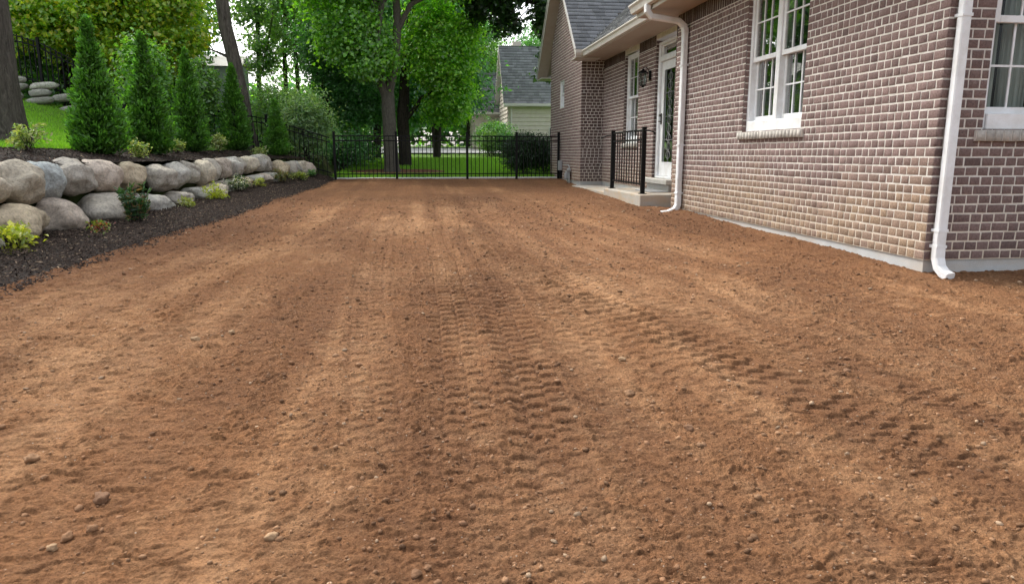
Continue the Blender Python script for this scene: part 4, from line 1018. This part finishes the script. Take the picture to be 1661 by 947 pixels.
def tree(name, label, trunks, ells, n, size, pal, leafm='leaf', bark='barkd', group=None, csize=.42, clump=.35, brf=None, shape='leaf', hollow=.45, cat='tree', nbr=16):
    b = trunks[0][0][0]; t = empty(name, label, cat, tuple(b), group)
    mb = MB()
    for pts, rad in trunks: trunk_mesh(mb, pts, rad)
    P, out, cen = ell_points(ells, n, clump, csize, hollow)
    fork = brf or trunks[0][0][-1]
    branches_to(mb, fork, cen, trunks[0][1][-1]*.6, nbr)
    mb.build('trunk', M[bark], t)
    leaves('crown', P, size, pal, M[leafm], t, nrm=out, nb=.45, shape=shape)
    return t
Gz = lambda x, y: float(ground_z(np.array(x), np.array(y)))

# 1 the old trunk at the left photo edge
tr = empty('oak_tree', 'thick rough grey trunk at the left edge of the photo behind the boulders', 'tree', (-6.68, 12.9, .2))
me = MB(); pts = []; rad = []
for k in range(40):
    t = k/39; z = .1+7.4*t; pts.append((-6.68, 12.9, z)); rad.append(.33-.07*t+.16*math.exp(-max(z-.15, 0)*3.2)*.9)
me.tube(pts, rad, 40); tm = me.build('trunk', M['bark'], tr)
for v in tm.data.vertices:
    a = math.atan2(v.co.y-12.9, v.co.x+6.68); k = .022*mnoise.noise(Vector((math.cos(a)*6, math.sin(a)*6, v.co.z*1.3)))+.012*abs(math.sin(a*13+mnoise.noise(Vector((0, a, v.co.z*2)))*4))
    v.co.x += math.cos(a)*k; v.co.y += math.sin(a)*k
P, out, cen = ell_points([(-6.9, 12.4, 7.6, 2.8, 3, 1.6, 1)], 9000, .35, .5)
leaves('crown', P, .15, GREEN, M['leaf'], tr, nrm=out, nb=.4); mb = MB(); branches_to(mb, (-6.68, 12.9, 6.2), cen, .14, 12); mb.build('limb', M['bark'], tr)

# 2 yellowing tree
tree('yellowing_tree', 'tree turning yellow and orange behind the tall picket fence at left', [([(-8.45, 20.9, .8), (-8.45, 20.9, 2.6), (-8.5, 20.9, 5.5)], [.11, .09, .06])],
     [(-8.3, 20.9, 3.9, 1.5, 1.4, 1.3, 2.4), (-6.7, 21.0, 4.0, 1.2, 1.2, 1.0, 1.6), (-9.6, 20.9, 3.3, .9, 1.2, .9, 1), (-7.4, 21.0, 2.5, .8, .9, .8, 1), (-6.4, 21.2, 2.9, .7, .9, .5, .6)], 38000, .10, YELL, brf=(-8.45, 20.9, 2.8), csize=.26, shape='maple', hollow=.3)
tree('thin_tree', 'thin pale green tree filling the bright gap right of the leaning trunk', [([(-4.1, 27, 0), (-4.1, 27, 3), (-4.2, 27, 7)], [.07, .06, .03])], [(-4.3, 27, 5.2, .9, .9, .7, 1), (-3.6, 27, 3.6, .6, .6, 1.2, 1), (-5.3, 27, 3.3, .45, .5, .7, .7)], 6500, .12, GREYG+GREEN, csize=.22, hollow=.3)
tree('leaning_tree', 'tall bare leaning trunk rising behind the fourth arborvitae', [([(-4.36, 20.3, -.1), (-4.45, 20.3, .6), (-4.62, 20.3, 1.9), (-4.80, 20.3, 3.2), (-5.0, 20.3, 5.0), (-5.2, 20.3, 8)], [.24, .19, .18, .17, .15, .10]),
     ([(-4.7, 20.3, 2.4), (-5.3, 20.3, 2.65)], [.05, .015])], [(-5.2, 20.4, 8.5, 3, 3, 1.8, 1)], 7000, .16, GREEN, bark='bark', csize=.5)
# 4 maple
tree('maple_tree', 'forked maple in full green leaf standing just beyond the black fence', [
     ([(-.76, 22.3, -.75), (-.78, 22.3, -.35), (-.80, 22.3, .8), (-.83, 22.3, 1.7)], [.32, .22, .20, .19]),
     ([(-.84, 22.3, 1.6), (-1.25, 22.25, 2.7), (-1.55, 22.2, 3.6), (-1.95, 22.2, 5.0), (-2.3, 22.2, 7)], [.15, .12, .11, .09, .05]),
     ([(-.82, 22.3, 1.6), (-.58, 22.3, 2.7), (-.50, 22.3, 3.9), (-.55, 22.3, 5.2), (-.4, 22.3, 7.5)], [.15, .13, .11, .09, .05]),
     ([(-.50, 22.3, 3.5), (-.1, 22.2, 4.2), (.75, 22.0, 4.6), (2.0, 21.7, 4.75), (3.2, 21.5, 4.4)], [.08, .07, .05, .035, .015])],
     [(-1.75, 21.9, 3.2, .95, .9, .8, 1.3), (-2.2, 22.0, 4.6, 1.4, 1.2, .7, 1.1), (.6, 22.0, 5.1, 1.9, 1.5, .55, 1.2), (-.6, 22.5, 6.6, 3, 2.6, 1.4, 1.6), (-1.25, 21.6, 2.5, .5, .5, .4, .4)], 38000, .096, BRIGHT[:3]+GREEN, bark='barkm', brf=(-.8, 22.3, 4.6), csize=.27, shape='maple')
# 5 dark-trunked tree behind with low bright crown
tree('sunlit_tree', 'bright green tree with low sunlit branches right of the maple trunk', [([(-.42, 25.2, -.5), (-.45, 25.2, 1.4), (-.3, 25.2, 3.0), (0, 25.2, 5.5)], [.22, .19, .14, .07]), ([(-.42, 25.2, 1.0), (.2, 25.1, 1.8), (1.2, 25, 2.4), (2.0, 24.9, 2.9)], [.08, .07, .04, .015])],
     [(.85, 24.6, 3.2, 1.0, 1.1, 1.2, 3), (.35, 24.7, 3.6, .6, .7, 1.1, 1), (1.2, 24.8, 1.9, .5, .8, .6, 1.1), (1.6, 25, 3.9, .4, .6, .45, .4), (.9, 25, 5.4, 2.2, 1.8, .8, .9), (.9, 25.2, 1.4, .7, .6, .5, .5)], 50000, .092, BRIGHT, brf=(1.0, 25, 2.5), csize=.26, shape='maple', hollow=.35)
# 6 dark tree left of maple
tree('shade_tree', 'dark green tree with drooping crown left of the forked maple', [([(-2.9, 25.0, -.3), (-2.95, 25, 2), (-2.8, 25, 5)], [.14, .12, .08])],
     [(-2.8, 24.8, 3.4, 1.0, 1.1, 1.7, 3), (-2.3, 25.2, 1.9, .9, 1.0, 1.1, 2), (-2.6, 25, 5.3, 1.5, 1.5, .9, 1.3), (-1.4, 25.8, 1.9, .7, 1, .9, 1.1), (-.9, 26, 3.4, 1.0, 1, 1.2, 1.1)], 38000, .096, DARK, brf=(-2.9, 25, 2.4), csize=.27, hollow=.3)
# 7 overhanging tree at top right
tree('overhanging_tree', 'dark leafy boughs hanging beside the neighbour roof at the top of the photo', [([(5.2, 24.3, -.4), (5.0, 24.3, 2.5), (4.4, 24.2, 4.8), (3.4, 24, 5.6)], [.2, .17, .12, .06])],
     [(4.15, 23.9, 4.3, .28, .6, 1.0, .9), (4.35, 23.9, 2.9, .22, .5, .6, .5), (2.5, 24, 4.9, 1.3, .9, .42, .8), (2.9, 24, 4.2, .45, .6, .5, .5), (3.1, 24, 6, 2.0, 1.6, .7, .7), (2.0, 24, 4.3, .3, .4, .35, .25)], 10500, .13, [(.018, .05, .012), (.028, .075, .016), (.045, .11, .02)], brf=(4.2, 24.1, 4.6), csize=.2, hollow=.2, shape='maple')  # leaf colours kept very dark, the boughs' shade is painted in
# 8 loose grey green shrubs by the side fence
def shrub(name, label, x, y, r, h, n, size, pal, csize=.14, leafm='petal', aspect=.5, stems=8, z=None, up=.3, shape='leaf', cat='shrub', group=None):
    z0 = z if z is not None else max(Gz(x, y), -2)
    t = empty(name, label, cat, (x, y, z0), group)
    P, out, cen = ell_points([(x, y, z0+h*.55, r, r, h*.45, 1)], n, .5, csize, .35)
    P[:, 2] = np.maximum(P[:, 2], z0+.015)
    mb = MB()
    for q in cen[rng.choice(len(cen), min(stems, len(cen)), replace=False)]:
        mb.tube([(x+rng.normal()*.02, y+rng.normal()*.02, z0-.03), ((x+q[0])/2, (y+q[1])/2, z0+(q[2]-z0)*.6), tuple(q)], [.012*max(.5, h), .008*max(.5, h), .003], 5)
    mb.build('stem', M['barkd'], t)
    leaves('foliage', P, size, pal, M[leafm], t, nrm=out, nb=.4, aspect=aspect, droop=-up, shape=shape)
    return t
shrub('loose_shrub', 'big loose grey green shrub leaning over the side fence beyond the last arborvitae', -2.95, 20.5, .62, 1.9, 8500, .10, GREYG, .22, aspect=.3, stems=14, z=-.25)
shrub('loose_shrub', 'grey green shrub between the leaning trunk and the last arborvitae', -3.9, 21.8, .75, 2.2, 7500, .10, GREYG+GREEN, .24, aspect=.35, stems=14, z=-.1)
shrub('understory_shrub', 'low dark bush behind the fence left of the maple trunk', -2.3, 23.2, .8, 1.1, 5000, .09, DARK, .2, z=-.45)
shrub('foundation_shrub', 'clipped dark green hedge bush behind the gate', 3.05, 21.3, .62, 1.15, 16000, .055, [(.012, .035, .010), (.02, .055, .014), (.03, .075, .02)], .12, aspect=.5, z=-.62)
shrub('foundation_shrub', 'second clipped dark hedge bush beside the gable wall', 3.75, 21.6, .55, 1.1, 11000, .055, [(.012, .035, .010), (.02, .055, .014), (.03, .075, .02)], .12, aspect=.5, z=-.62)
shrub('foundation_shrub', 'broad shrub under the neighbour left wing', 3.4, 33.0, .8, 1.5, 8000, .09, DARK+GREEN, .18, z=-.1)
shrub('foundation_shrub', 'airy light green shrub in front of the neighbour house', 3.1, 32.0, .3, 1.1, 1800, .09, [(.10, .20, .04), (.14, .25, .06)], .16, z=-.1)
shrub('foundation_shrub', 'low red brown shrub on the neighbour bed', 4.2, 32.0, .5, .5, 2500, .06, [(.10, .03, .03), (.06, .05, .02)], .1, z=-.12)
shrub('foundation_shrub', 'dark shrub right of the airy one at the neighbour bed', 4.1, 33.2, .5, .9, 4000, .07, DARK, .14, z=-.1)

# arborvitaes
def arborvitae(label, x, y, h, r, n=15000, seed=0):
    n = int(n*1.05); r *= .92; z0 = Gz(x, y)-.02; t = empty('arborvitae', label, 'evergreen', (x, y, z0), 'arborvitaes in a row above the boulder wall')
    rr = np.random.default_rng(seed)
    nt2 = max(60, n//38); zt = h*(.05+.93*rr.random(nt2)**1.45)
    pr = np.interp(zt/h, [0, .07, .2, .4, .6, .8, .93, 1.0], [.66, 1.04, 1.10, .80, .46, .17, .02, 0])
    tht = rr.uniform(0, 2*math.pi, nt2); rt = r*pr*(.62+.50*rr.random(nt2)**.7)*(1+.10*np.sin(tht*3+seed))
    ci = rr.integers(0, nt2, n); al_t = rr.random(n)**.7
    # each spray runs from inside the bush outwards and up to its tip
    x_t = np.cos(tht)*rt; y_t = np.sin(tht)*rt
    sw = (.055*(.4+.8*np.sin(np.pi*np.clip(al_t, 0, 1))))*np.interp(zt[ci]/h, [.5, 1], [1, .35])
    px_ = x_t[ci]*(.42+.58*al_t)+rr.normal(size=n)*sw; py_ = y_t[ci]*(.42+.58*al_t)+rr.normal(size=n)*sw
    pz_ = zt[ci]+(al_t-.6)*.22*np.interp(zt[ci]/h, [0, 1], [1, 1.3])+rr.normal(size=n)*.022
    P = np.stack([x+px_, y+py_, z0+np.clip(pz_, .03, h*1.02)], -1)
    th = tht[ci]; outv = np.stack([np.cos(th), np.sin(th), np.zeros(n)], -1)
    al = outv*.65+np.array([0, 0, .95]); tang = np.stack([-np.sin(th), np.cos(th), np.zeros(n)], -1)
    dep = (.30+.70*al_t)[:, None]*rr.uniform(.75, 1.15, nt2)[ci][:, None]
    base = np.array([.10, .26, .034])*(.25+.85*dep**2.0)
    # brighter tips
    global rng
    pal = [(1, 1, 1)]
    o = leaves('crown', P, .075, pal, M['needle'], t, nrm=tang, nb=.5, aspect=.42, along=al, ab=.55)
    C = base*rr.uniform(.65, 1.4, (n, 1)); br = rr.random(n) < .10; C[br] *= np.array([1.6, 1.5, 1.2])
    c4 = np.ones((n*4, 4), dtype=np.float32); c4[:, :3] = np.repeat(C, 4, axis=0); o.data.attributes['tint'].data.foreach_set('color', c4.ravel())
    mb = MB(); mb.tube([(x, y, z0-.05), (x, y, z0+h*.5), (x+.01, y, z0+h*.93)], [.045, .03, .008], 8)
    for k in range(30):
        a = k*2.4; zq = z0+.1+h*.75*(k/30); rq = r*.7*float(np.interp((zq-z0)/h, [0, .2, .6, 1], [.7, 1, .64, .05])); mb.tube([(x, y, zq), (x+math.cos(a)*rq, y+math.sin(a)*rq, zq+rq*.8)], [.012, .004], 5)
    mb.build('trunk', M['barkd'], t); return t
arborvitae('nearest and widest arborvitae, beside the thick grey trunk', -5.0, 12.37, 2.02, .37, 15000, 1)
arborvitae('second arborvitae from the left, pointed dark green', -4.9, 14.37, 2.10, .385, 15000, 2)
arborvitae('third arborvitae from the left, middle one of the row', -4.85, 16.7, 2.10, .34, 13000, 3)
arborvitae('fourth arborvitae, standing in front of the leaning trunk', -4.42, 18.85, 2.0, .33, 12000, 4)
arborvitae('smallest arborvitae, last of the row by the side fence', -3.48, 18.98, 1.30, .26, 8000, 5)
# looser green filler trees right behind the row
tree('young_tree', 'slim leafy young tree between the second and third arborvitae', [([(-6.0, 17.6, .15), (-6.0, 17.6, 1.4), (-5.95, 17.6, 2.2)], [.04, .03, .015])], [(-6.0, 17.6, 1.7, .4, .4, .75, 1)], 5000, .09, GREEN, csize=.18, nbr=8)
tree('young_tree', 'slim leafy young tree between the third and fourth arborvitae', [([(-5.15, 18.9, .1), (-5.15, 18.9, 1.2), (-5.1, 18.9, 2.0)], [.04, .03, .015])], [(-5.1, 18.9, 1.5, .26, .3, .6, 1)], 4000, .08, GREEN+GREYG, csize=.15, nbr=8)

# shrubs of the terrace
PALE = [(.34, .38, .12), (.25, .33, .10), (.45, .45, .22), (.16, .26, .07)]
shrub('terrace_shrub', 'pale yellow green shrub at the foot of the thick grey trunk', -5.25, 10.75, .20, .34, 600, .055, PALE, .07, stems=12)
shrub('terrace_shrub', 'small pale shrub right of the nearest arborvitae', -4.62, 12.9, .13, .32, 500, .05, PALE, .05, stems=8)
shrub('terrace_shrub', 'pale shrub between the second and third arborvitae', -4.75, 15.4, .13, .25, 500, .05, PALE, .05, stems=8)
shrub('terrace_shrub', 'cream variegated shrub left of the fourth arborvitae', -4.5, 17.6, .16, .45, 700, .055, PALE+[(.6, .58, .4)], .06, stems=8)
shrub('terrace_shrub', 'pale shrub between the fourth and the last arborvitae', -3.75, 18.2, .13, .24, 450, .05, PALE, .05, stems=8)

# plants of the lower bed
LIME = [(.38, .42, .03), (.48, .50, .05), (.28, .36, .03), (.58, .56, .12)]
def lowz(x, y): return float(mulch_z(np.array(x), np.array(y)))+.0
def bedplant(name, label, x, y, r, h, n, size, pal, **k):
    return shrub(name, label, x, y, r, h, n, size, pal, z=lowz(x, y), group='plants in the mulch bed below the boulders', **k)
bedplant('spirea_shrub', 'bright yellow green shrub at the left edge in front of the lowest boulders', -3.78, 7.35, .22, .30, 420, .062, LIME, csize=.06, stems=12)
bedplant('barberry_shrub', 'small plant with red and green leaves under the pale pinkish boulder', -3.62, 8.65, .12, .17, 200, .04, [(.25, .06, .045), (.14, .22, .03), (.22, .28, .05), (.32, .13, .08)], csize=.04)
bedplant('spirea_shrub', 'small olive yellow shrub in front of the flat grey boulder', -3.62, 12.0, .12, .16, 260, .038, [(.3, .32, .05), (.22, .26, .04)], csize=.04)
bedplant('spirea_shrub', 'yellow green shrub in front of the lower row, halfway along', -3.62, 13.55, .18, .26, 420, .048, LIME, csize=.05, stems=10)
bedplant('rose_shrub', 'green shrub with small white flowers near the middle of the lower row', -3.60, 15.2, .20, .34, 700, .045, [(.04, .09, .025), (.06, .13, .03), (.05, .10, .03), (.75, .72, .68)], csize=.05, stems=10)
bedplant('spirea_shrub', 'tiny yellow shrub right of the white flowering one', -3.38, 16.2, .14, .18, 300, .035, LIME, csize=.04)
bedplant('barberry_shrub', 'orange tinged shrub in front of the small stones ending the wall', -3.12, 17.4, .19, .34, 700, .04, [(.25, .17, .06), (.10, .15, .04), (.06, .12, .03), (.30, .22, .08)], csize=.05)
bedplant('spirea_shrub', 'low yellow green shrub before the end stones', -2.85, 18.0, .2, .2, 480, .04, [(.28, .34, .05), (.2, .28, .04), (.36, .38, .09)], csize=.05)
bedplant('juniper_shrub', 'small dark green mound next to the fence corner post', -2.66, 18.75, .15, .2, 600, .03, DARK+GREEN, csize=.04)
# tall perennial with strap leaves on upright stems
pp = empty('peony_plant', 'upright dark green perennial with long leaves in front of the second lowest boulders', 'plant', (-3.62, 9.85, lowz(-3.62, 9.85)), 'plants in the mulch bed below the boulders')
x0, y0, z0 = -3.62, 9.85, lowz(-3.62, 9.85); mb = MB(); PP = []; AL = []
for k in range(22):
    a = rng.uniform(0, 6.28); rr_ = rng.uniform(.04, .22); hh = rng.uniform(.28, .50); top = Vector((x0+math.cos(a)*rr_, y0+math.sin(a)*rr_, z0+hh)); b0 = Vector((x0+math.cos(a)*.05, y0+math.sin(a)*.05, z0-.02))
    mb.tube([b0, b0.lerp(top, .5)+Vector((0, 0, .04)), top], [.005, .004, .002], 5)
    for j in range(34):
        t = rng.uniform(.25, 1); q = b0.lerp(top, t); PP.append(tuple(q)); d_ = Vector((rng.normal(), rng.normal(), .6)).normalized(); AL.append(tuple(d_))
mb.build('stem', M['barkd'], pp); leaves('foliage', np.array(PP), .075, [(.035, .10, .03), (.05, .13, .04), (.03, .08, .03), (.08, .17, .05), (.2, .12, .05)], M['petal'], pp, aspect=.28, along=np.array(AL), ab=.7)

# ------------------------------------------------------------------ woods behind
def make_wood_tree(name, label, group, x, y, s, pal, h=9.0, n=21000, dens=1, low=.9):
    z = Gz(x, y)-.1
    return tree(name, label, [([(x, y, z), (x+.1*s, y, z+h*.45), (x, y, z+h*.8)], [.17*s, .13*s, .06*s])],
        [(x, y, z+h*.62, 2.1*s, 2.1*s, h*.34, 3), (x-.9*s, y-.6*s, z+low+1.6*s, 1.3*s, 1.1*s, 1.1*s, 1.1), (x+1.1*s, y-.3, z+low+1.9*s, 1.3*s, 1.1*s, 1.2*s, 1.1)], n, .17, pal, group=group, csize=.42, hollow=.3)
protos = []
def copy_tree(src, x, y, rz, s):
    r_ = src.copy(); col.objects.link(r_); r_.location = (x, y, Gz(x, y)-.1); r_.rotation_euler = (0, 0, rz); r_.scale = (s, s, s)
    for ch in list(src.children): c = ch.copy(); col.objects.link(c); c.parent = r_
    return r_
GRP = 'trees of the wood behind the yard'
kinds = [('dark green woodland tree standing in the wood beyond the fence', DARK), ('mid green woodland tree standing in the wood beyond the fence', GREEN), ('light green woodland tree standing in the wood beyond the fence', [(.10, .20, .04), (.13, .24, .05), (.08, .16, .04)]),]
spots = {0: [(-1.6, 29.5), (-15.5, 27), (-9.9, 32.5), (-20, 32), (.8, 31), (-3.2, 40), (7.5, 47)],
         1: [(-8.9, 25.6), (-12.2, 23.0), (-1.5, 44), (-12.5, 35), (-17.5, 38), (3.2, 46), (10, 52), (-24, 40)],
         2: [(-10.6, 24.4), (1.0, 42), (-10.4, 28.4), (-16, 31.5), (5.6, 55), (-1.8, 52), (-21, 26)]}
for kx, pts in spots.items():
    lb, pal = kinds[kx]; src = None
    for i, (x, y) in enumerate(pts):
        if src is None: src = make_wood_tree('woodland_tree', lb, GRP, x, y, 1.0, pal)
        else: copy_tree(src, x, y, random.uniform(0, 6.28), random.uniform(.85, 1.15))
# thin trunks against the sky gap
for i, (x, y, ln_) in enumerate([(-5.3, 31, 0.4), (-5.0, 33, -.2), (-5.9, 29, .3)]):
    z = Gz(x, y)
    tree('slender_tree', ['slender trunk with sparse leaves in the bright gap, left one', 'slender trunk with sparse leaves in the bright gap, right one', 'slender tree with sparse twigs left of the bright gap'][i], [([(x, y, z), (x+ln_*.4, y, z+4), (x+ln_, y, z+9)], [.10, .08, .05])],
         [(x+ln_*.5, y, z+6.0, 1.1, 1.1, 2.9, 1)], 7000, .13, GREYG+GREEN, csize=.3, nbr=14, group='slender trees in the gap')
# undergrowth and distant wood, one mass
def mass(name, label, ells, n, size, pal, csize):
    P, out, cen = ell_points(ells, n, .5, csize, .2)
    o = leaves(name, P, size, pal, M['leaf'], None, nrm=out, nb=.4); tag(o, label, 'undergrowth', kind='stuff')
E_ = []
for x in np.arange(-22, -2, 1.1): y = 23.5+rng.random()*3; E_.append((x, y, Gz(x, y)+.6, .9, .9, .7, 1))
mass('undergrowth', 'tangled low undergrowth under the trees beyond the side fence', E_, 40000, .12, DARK+GREEN, .3)
E_ = []
for x in np.arange(-70, 60, 4.0): y = 64+rng.random()*8; E_.append((x, y, 3.0+rng.random()*1.0, 4, 3, 3.4, 1))
mass('distant_wood', 'distant dark line of trees closing the view', E_, 60000, .55, DARK+GREEN, 1.2)

# ------------------------------------------------------------------ neighbour house
nh = empty('neighbour_house', 'pale neighbour house with steep grey roofs beyond the gate', 'house', (4.4, 35, -.1))
def lap(mb, axis, c, u0, u1, z0, z1, top=None, pitch=.19):
    z = z0
    while z < z1:
        zz = min(z+pitch, z1); a, b = u0, u1
        if top is not None:
            while a < b and top(a) < zz: a += .05
            while b > a and top(b) < zz: b -= .05
        if b-a > .06:
            if axis == '-Y': mb.quad((a, c-.035, z), (b, c-.035, z), (b, c, zz), (a, c, zz)); mb.quad((a, c, z), (b, c, z), (b, c-.035, z), (a, c-.035, z))
            else: mb.quad((c-.035, a, z), (c-.035, b, z), (c, b, zz), (c, a, zz)); mb.quad((c, a, z), (c, b, z), (c-.035, b, z), (c-.035, a, z))
        z = zz
Yn = 34.6; xn = 4.25; zn = -.25; ev = 2.25; nr = 1.33
w = MB(); lap(w, '-Y', Yn, xn, 11, zn, ev); gt = lambda u: ev+nr*min(u-Yn+.1, Yn+3.7-u)
lap(w, '-X', xn, Yn, Yn+3.6, zn, 4.6, gt); w.box(xn+.02, 11, Yn+.02, Yn+3.6, zn, ev-.05); w.build('wall', M['siding'], nh)
rnn = math.sqrt(1+nr*nr)
shingles('roof', nh, (xn-.22, Yn-.30, ev-.02), (1, 0, 0), (0, 1/rnn, nr/rnn), lambda u, v: True, 7, 2.12*rnn, .17)
shingles('roof', nh, (xn-.22, Yn+3.95, ev-.02), (1, 0, 0), (0, -1/rnn, nr/rnn), lambda u, v: True, 7, 2.12*rnn, .17)
ryn = Yn+1.82; rzn = ev+nr*2.12
f = MB()
for ya in (Yn-.30, Yn+3.95):
    f.quad((xn-.24, ya, ev-.16), (xn-.24, ya, ev+.02), (xn-.24, ryn, rzn+.02), (xn-.24, ryn, rzn-.16))
    f.quad((xn-.24, ya, ev-.12), (xn+.0, ya, ev-.12), (xn+.0, ryn, rzn-.12), (xn-.24, ryn, rzn-.12))
f.box(xn-.24, 11, Yn-.42, Yn-.30, ev-.10, ev+.01).box(xn-.2, 11, Yn-.30, Yn, ev-.14, ev-.12); f.build('trim', M['trim'], nh)
MB().box(xn+.12, xn+.19, Yn-.12, Yn-.05, zn, ev-.12).build('downspout', M['trim'], nh)
for (a, b, c, d_) in ((6.25, 6.75, -.0, 1.15),): wn_ = MB().box(a-.05, b+.05, Yn-.045, Yn-.02, c-.05, d_+.05).build('window', M['trim'], nh); MB().box(a, b, Yn-.055, Yn-.046, c, d_).build('pane', M['inside'], wn_)
for yy in (Yn+.55, Yn+1.6): wn_ = MB().box(xn-.05, xn-.02, yy-.06, yy+.66, .05, 1.45).build('window', M['white'], nh); MB().box(xn-.06, xn-.051, yy, yy+.6, .12, 1.38).build('pane', M['glass'], wn_)
# left wing
Yw = 38.25; xl = 2.95; ew = 2.05
w = MB(); lap(w, '-Y', Yw, xl, xn+.1, -.1, ew); gt2 = lambda u: ew+1.1*min(u-Yw+.1, Yw+3.1-u); lap(w, '-X', xl, Yw, Yw+3, -.1, 3.6, gt2); w.box(xl+.02, xn+1, Yw+.02, Yw+3, -.1, ew-.05); w.build('wall', M['siding'], nh)
wn2 = math.sqrt(1+1.1*1.1)
shingles('roof', nh, (xl-.2, Yw-.3, ew-.02), (1, 0, 0), (0, 1/wn2, 1.1/wn2), lambda u, v: True, 2.2, 1.75*wn2, .17)
shingles('roof', nh, (xl-.2, Yw+3.3, ew-.02), (1, 0, 0), (0, -1/wn2, 1.1/wn2), lambda u, v: True, 2.2, 1.85*wn2, .17)
f = MB()
for ya in (Yw-.3, Yw+3.3): f.quad((xl-.22, ya, ew-.16), (xl-.22, ya, ew+.02), (xl-.22, Yw+1.5, ew+2.0), (xl-.22, Yw+1.5, ew+1.82))
f.box(xl-.22, xn, Yw-.42, Yw-.3, ew-.1, ew+.01); f.build('trim', M['trim'], nh)
wn_ = MB().box(3.35, 4.0, Yw-.05, Yw-.02, .25, 1.35).build('window', M['trim'], nh); MB().box(3.42, 3.93, Yw-.06, Yw-.051, .32, 1.28).build('pane', M['inside'], wn_)
MB().box(4.75, 5.15, 36.6, 37.0, 4.5, 5.35, .01).build('chimney', M['siding'], nh)

# pale shed in the woods
sh = empty('garden_shed', 'pale shed wall glimpsed between trees behind the row of arborvitaes', 'shed', (-7.0, 28.6, .8))
MB().box(-7.75, -6.3, 28.0, 29.5, .6, 3.1).build('wall', M['shed'], sh)
MB().quad((-7.9, 27.85, 3.05), (-6.15, 27.85, 3.05), (-6.15, 28.75, 3.5), (-7.9, 28.75, 3.5)).quad((-7.9, 29.65, 3.05), (-6.15, 29.65, 3.05), (-6.15, 28.75, 3.5), (-7.9, 28.75, 3.5)).build('roof', M['trim'], sh)

# ------------------------------------------------------------------ world, sun, camera
EL, AZ = 48, -38     # sun elevation, azimuth measured from +Y towards +X
w = bpy.data.worlds.new('World'); scene.world = w; w.use_nodes = True; nt = w.node_tree; nt.nodes.clear()
out = nt.nodes.new('ShaderNodeOutputWorld'); bg = nt.nodes.new('ShaderNodeBackground'); sky = nt.nodes.new('ShaderNodeTexSky')
sky.sky_type = 'NISHITA'; sky.sun_disc = False; sky.sun_elevation = R(EL); sky.sun_rotation = R(AZ)
sky.air_density = 1.0; sky.dust_density = 4.0; sky.ozone_density = 1.0
hs = nt.nodes.new('ShaderNodeHueSaturation'); hs.inputs['Saturation'].default_value = .30; hs.inputs['Value'].default_value = 2.7
nt.links.new(sky.outputs[0], hs.inputs['Color']); nt.links.new(hs.outputs[0], bg.inputs['Color']); bg.inputs['Strength'].default_value = .15
nt.links.new(bg.outputs[0], out.inputs[0])
sd = bpy.data.lights.new('sun', 'SUN'); sd.energy = 2.5; sd.angle = R(16); sd.color = (1, .95, .87)
so = bpy.data.objects.new('sun', sd); col.objects.link(so)
dv = Vector((math.sin(R(AZ))*math.cos(R(EL)), math.cos(R(AZ))*math.cos(R(EL)), math.sin(R(EL))))
so.rotation_euler = dv.to_track_quat('Z', 'Y').to_euler(); so.location = (0, 0, 30)

cd = bpy.data.cameras.new('camera'); cd.sensor_width = 36; cd.lens = 1170/1661*36; cd.clip_end = 1000; cd.clip_start = .05
co = bpy.data.objects.new('camera', cd); col.objects.link(co); scene.camera = co
pit, psi = R(10.8855), R(7.3177)
fw = Vector((math.sin(psi)*math.cos(pit), math.cos(psi)*math.cos(pit), -math.sin(pit))); co.rotation_euler = fw.to_track_quat('-Z', 'Y').to_euler()
scene.view_settings.view_transform = 'Standard'; scene.view_settings.look = 'None'; scene.view_settings.exposure = 0
scene.render.engine = 'CYCLES'
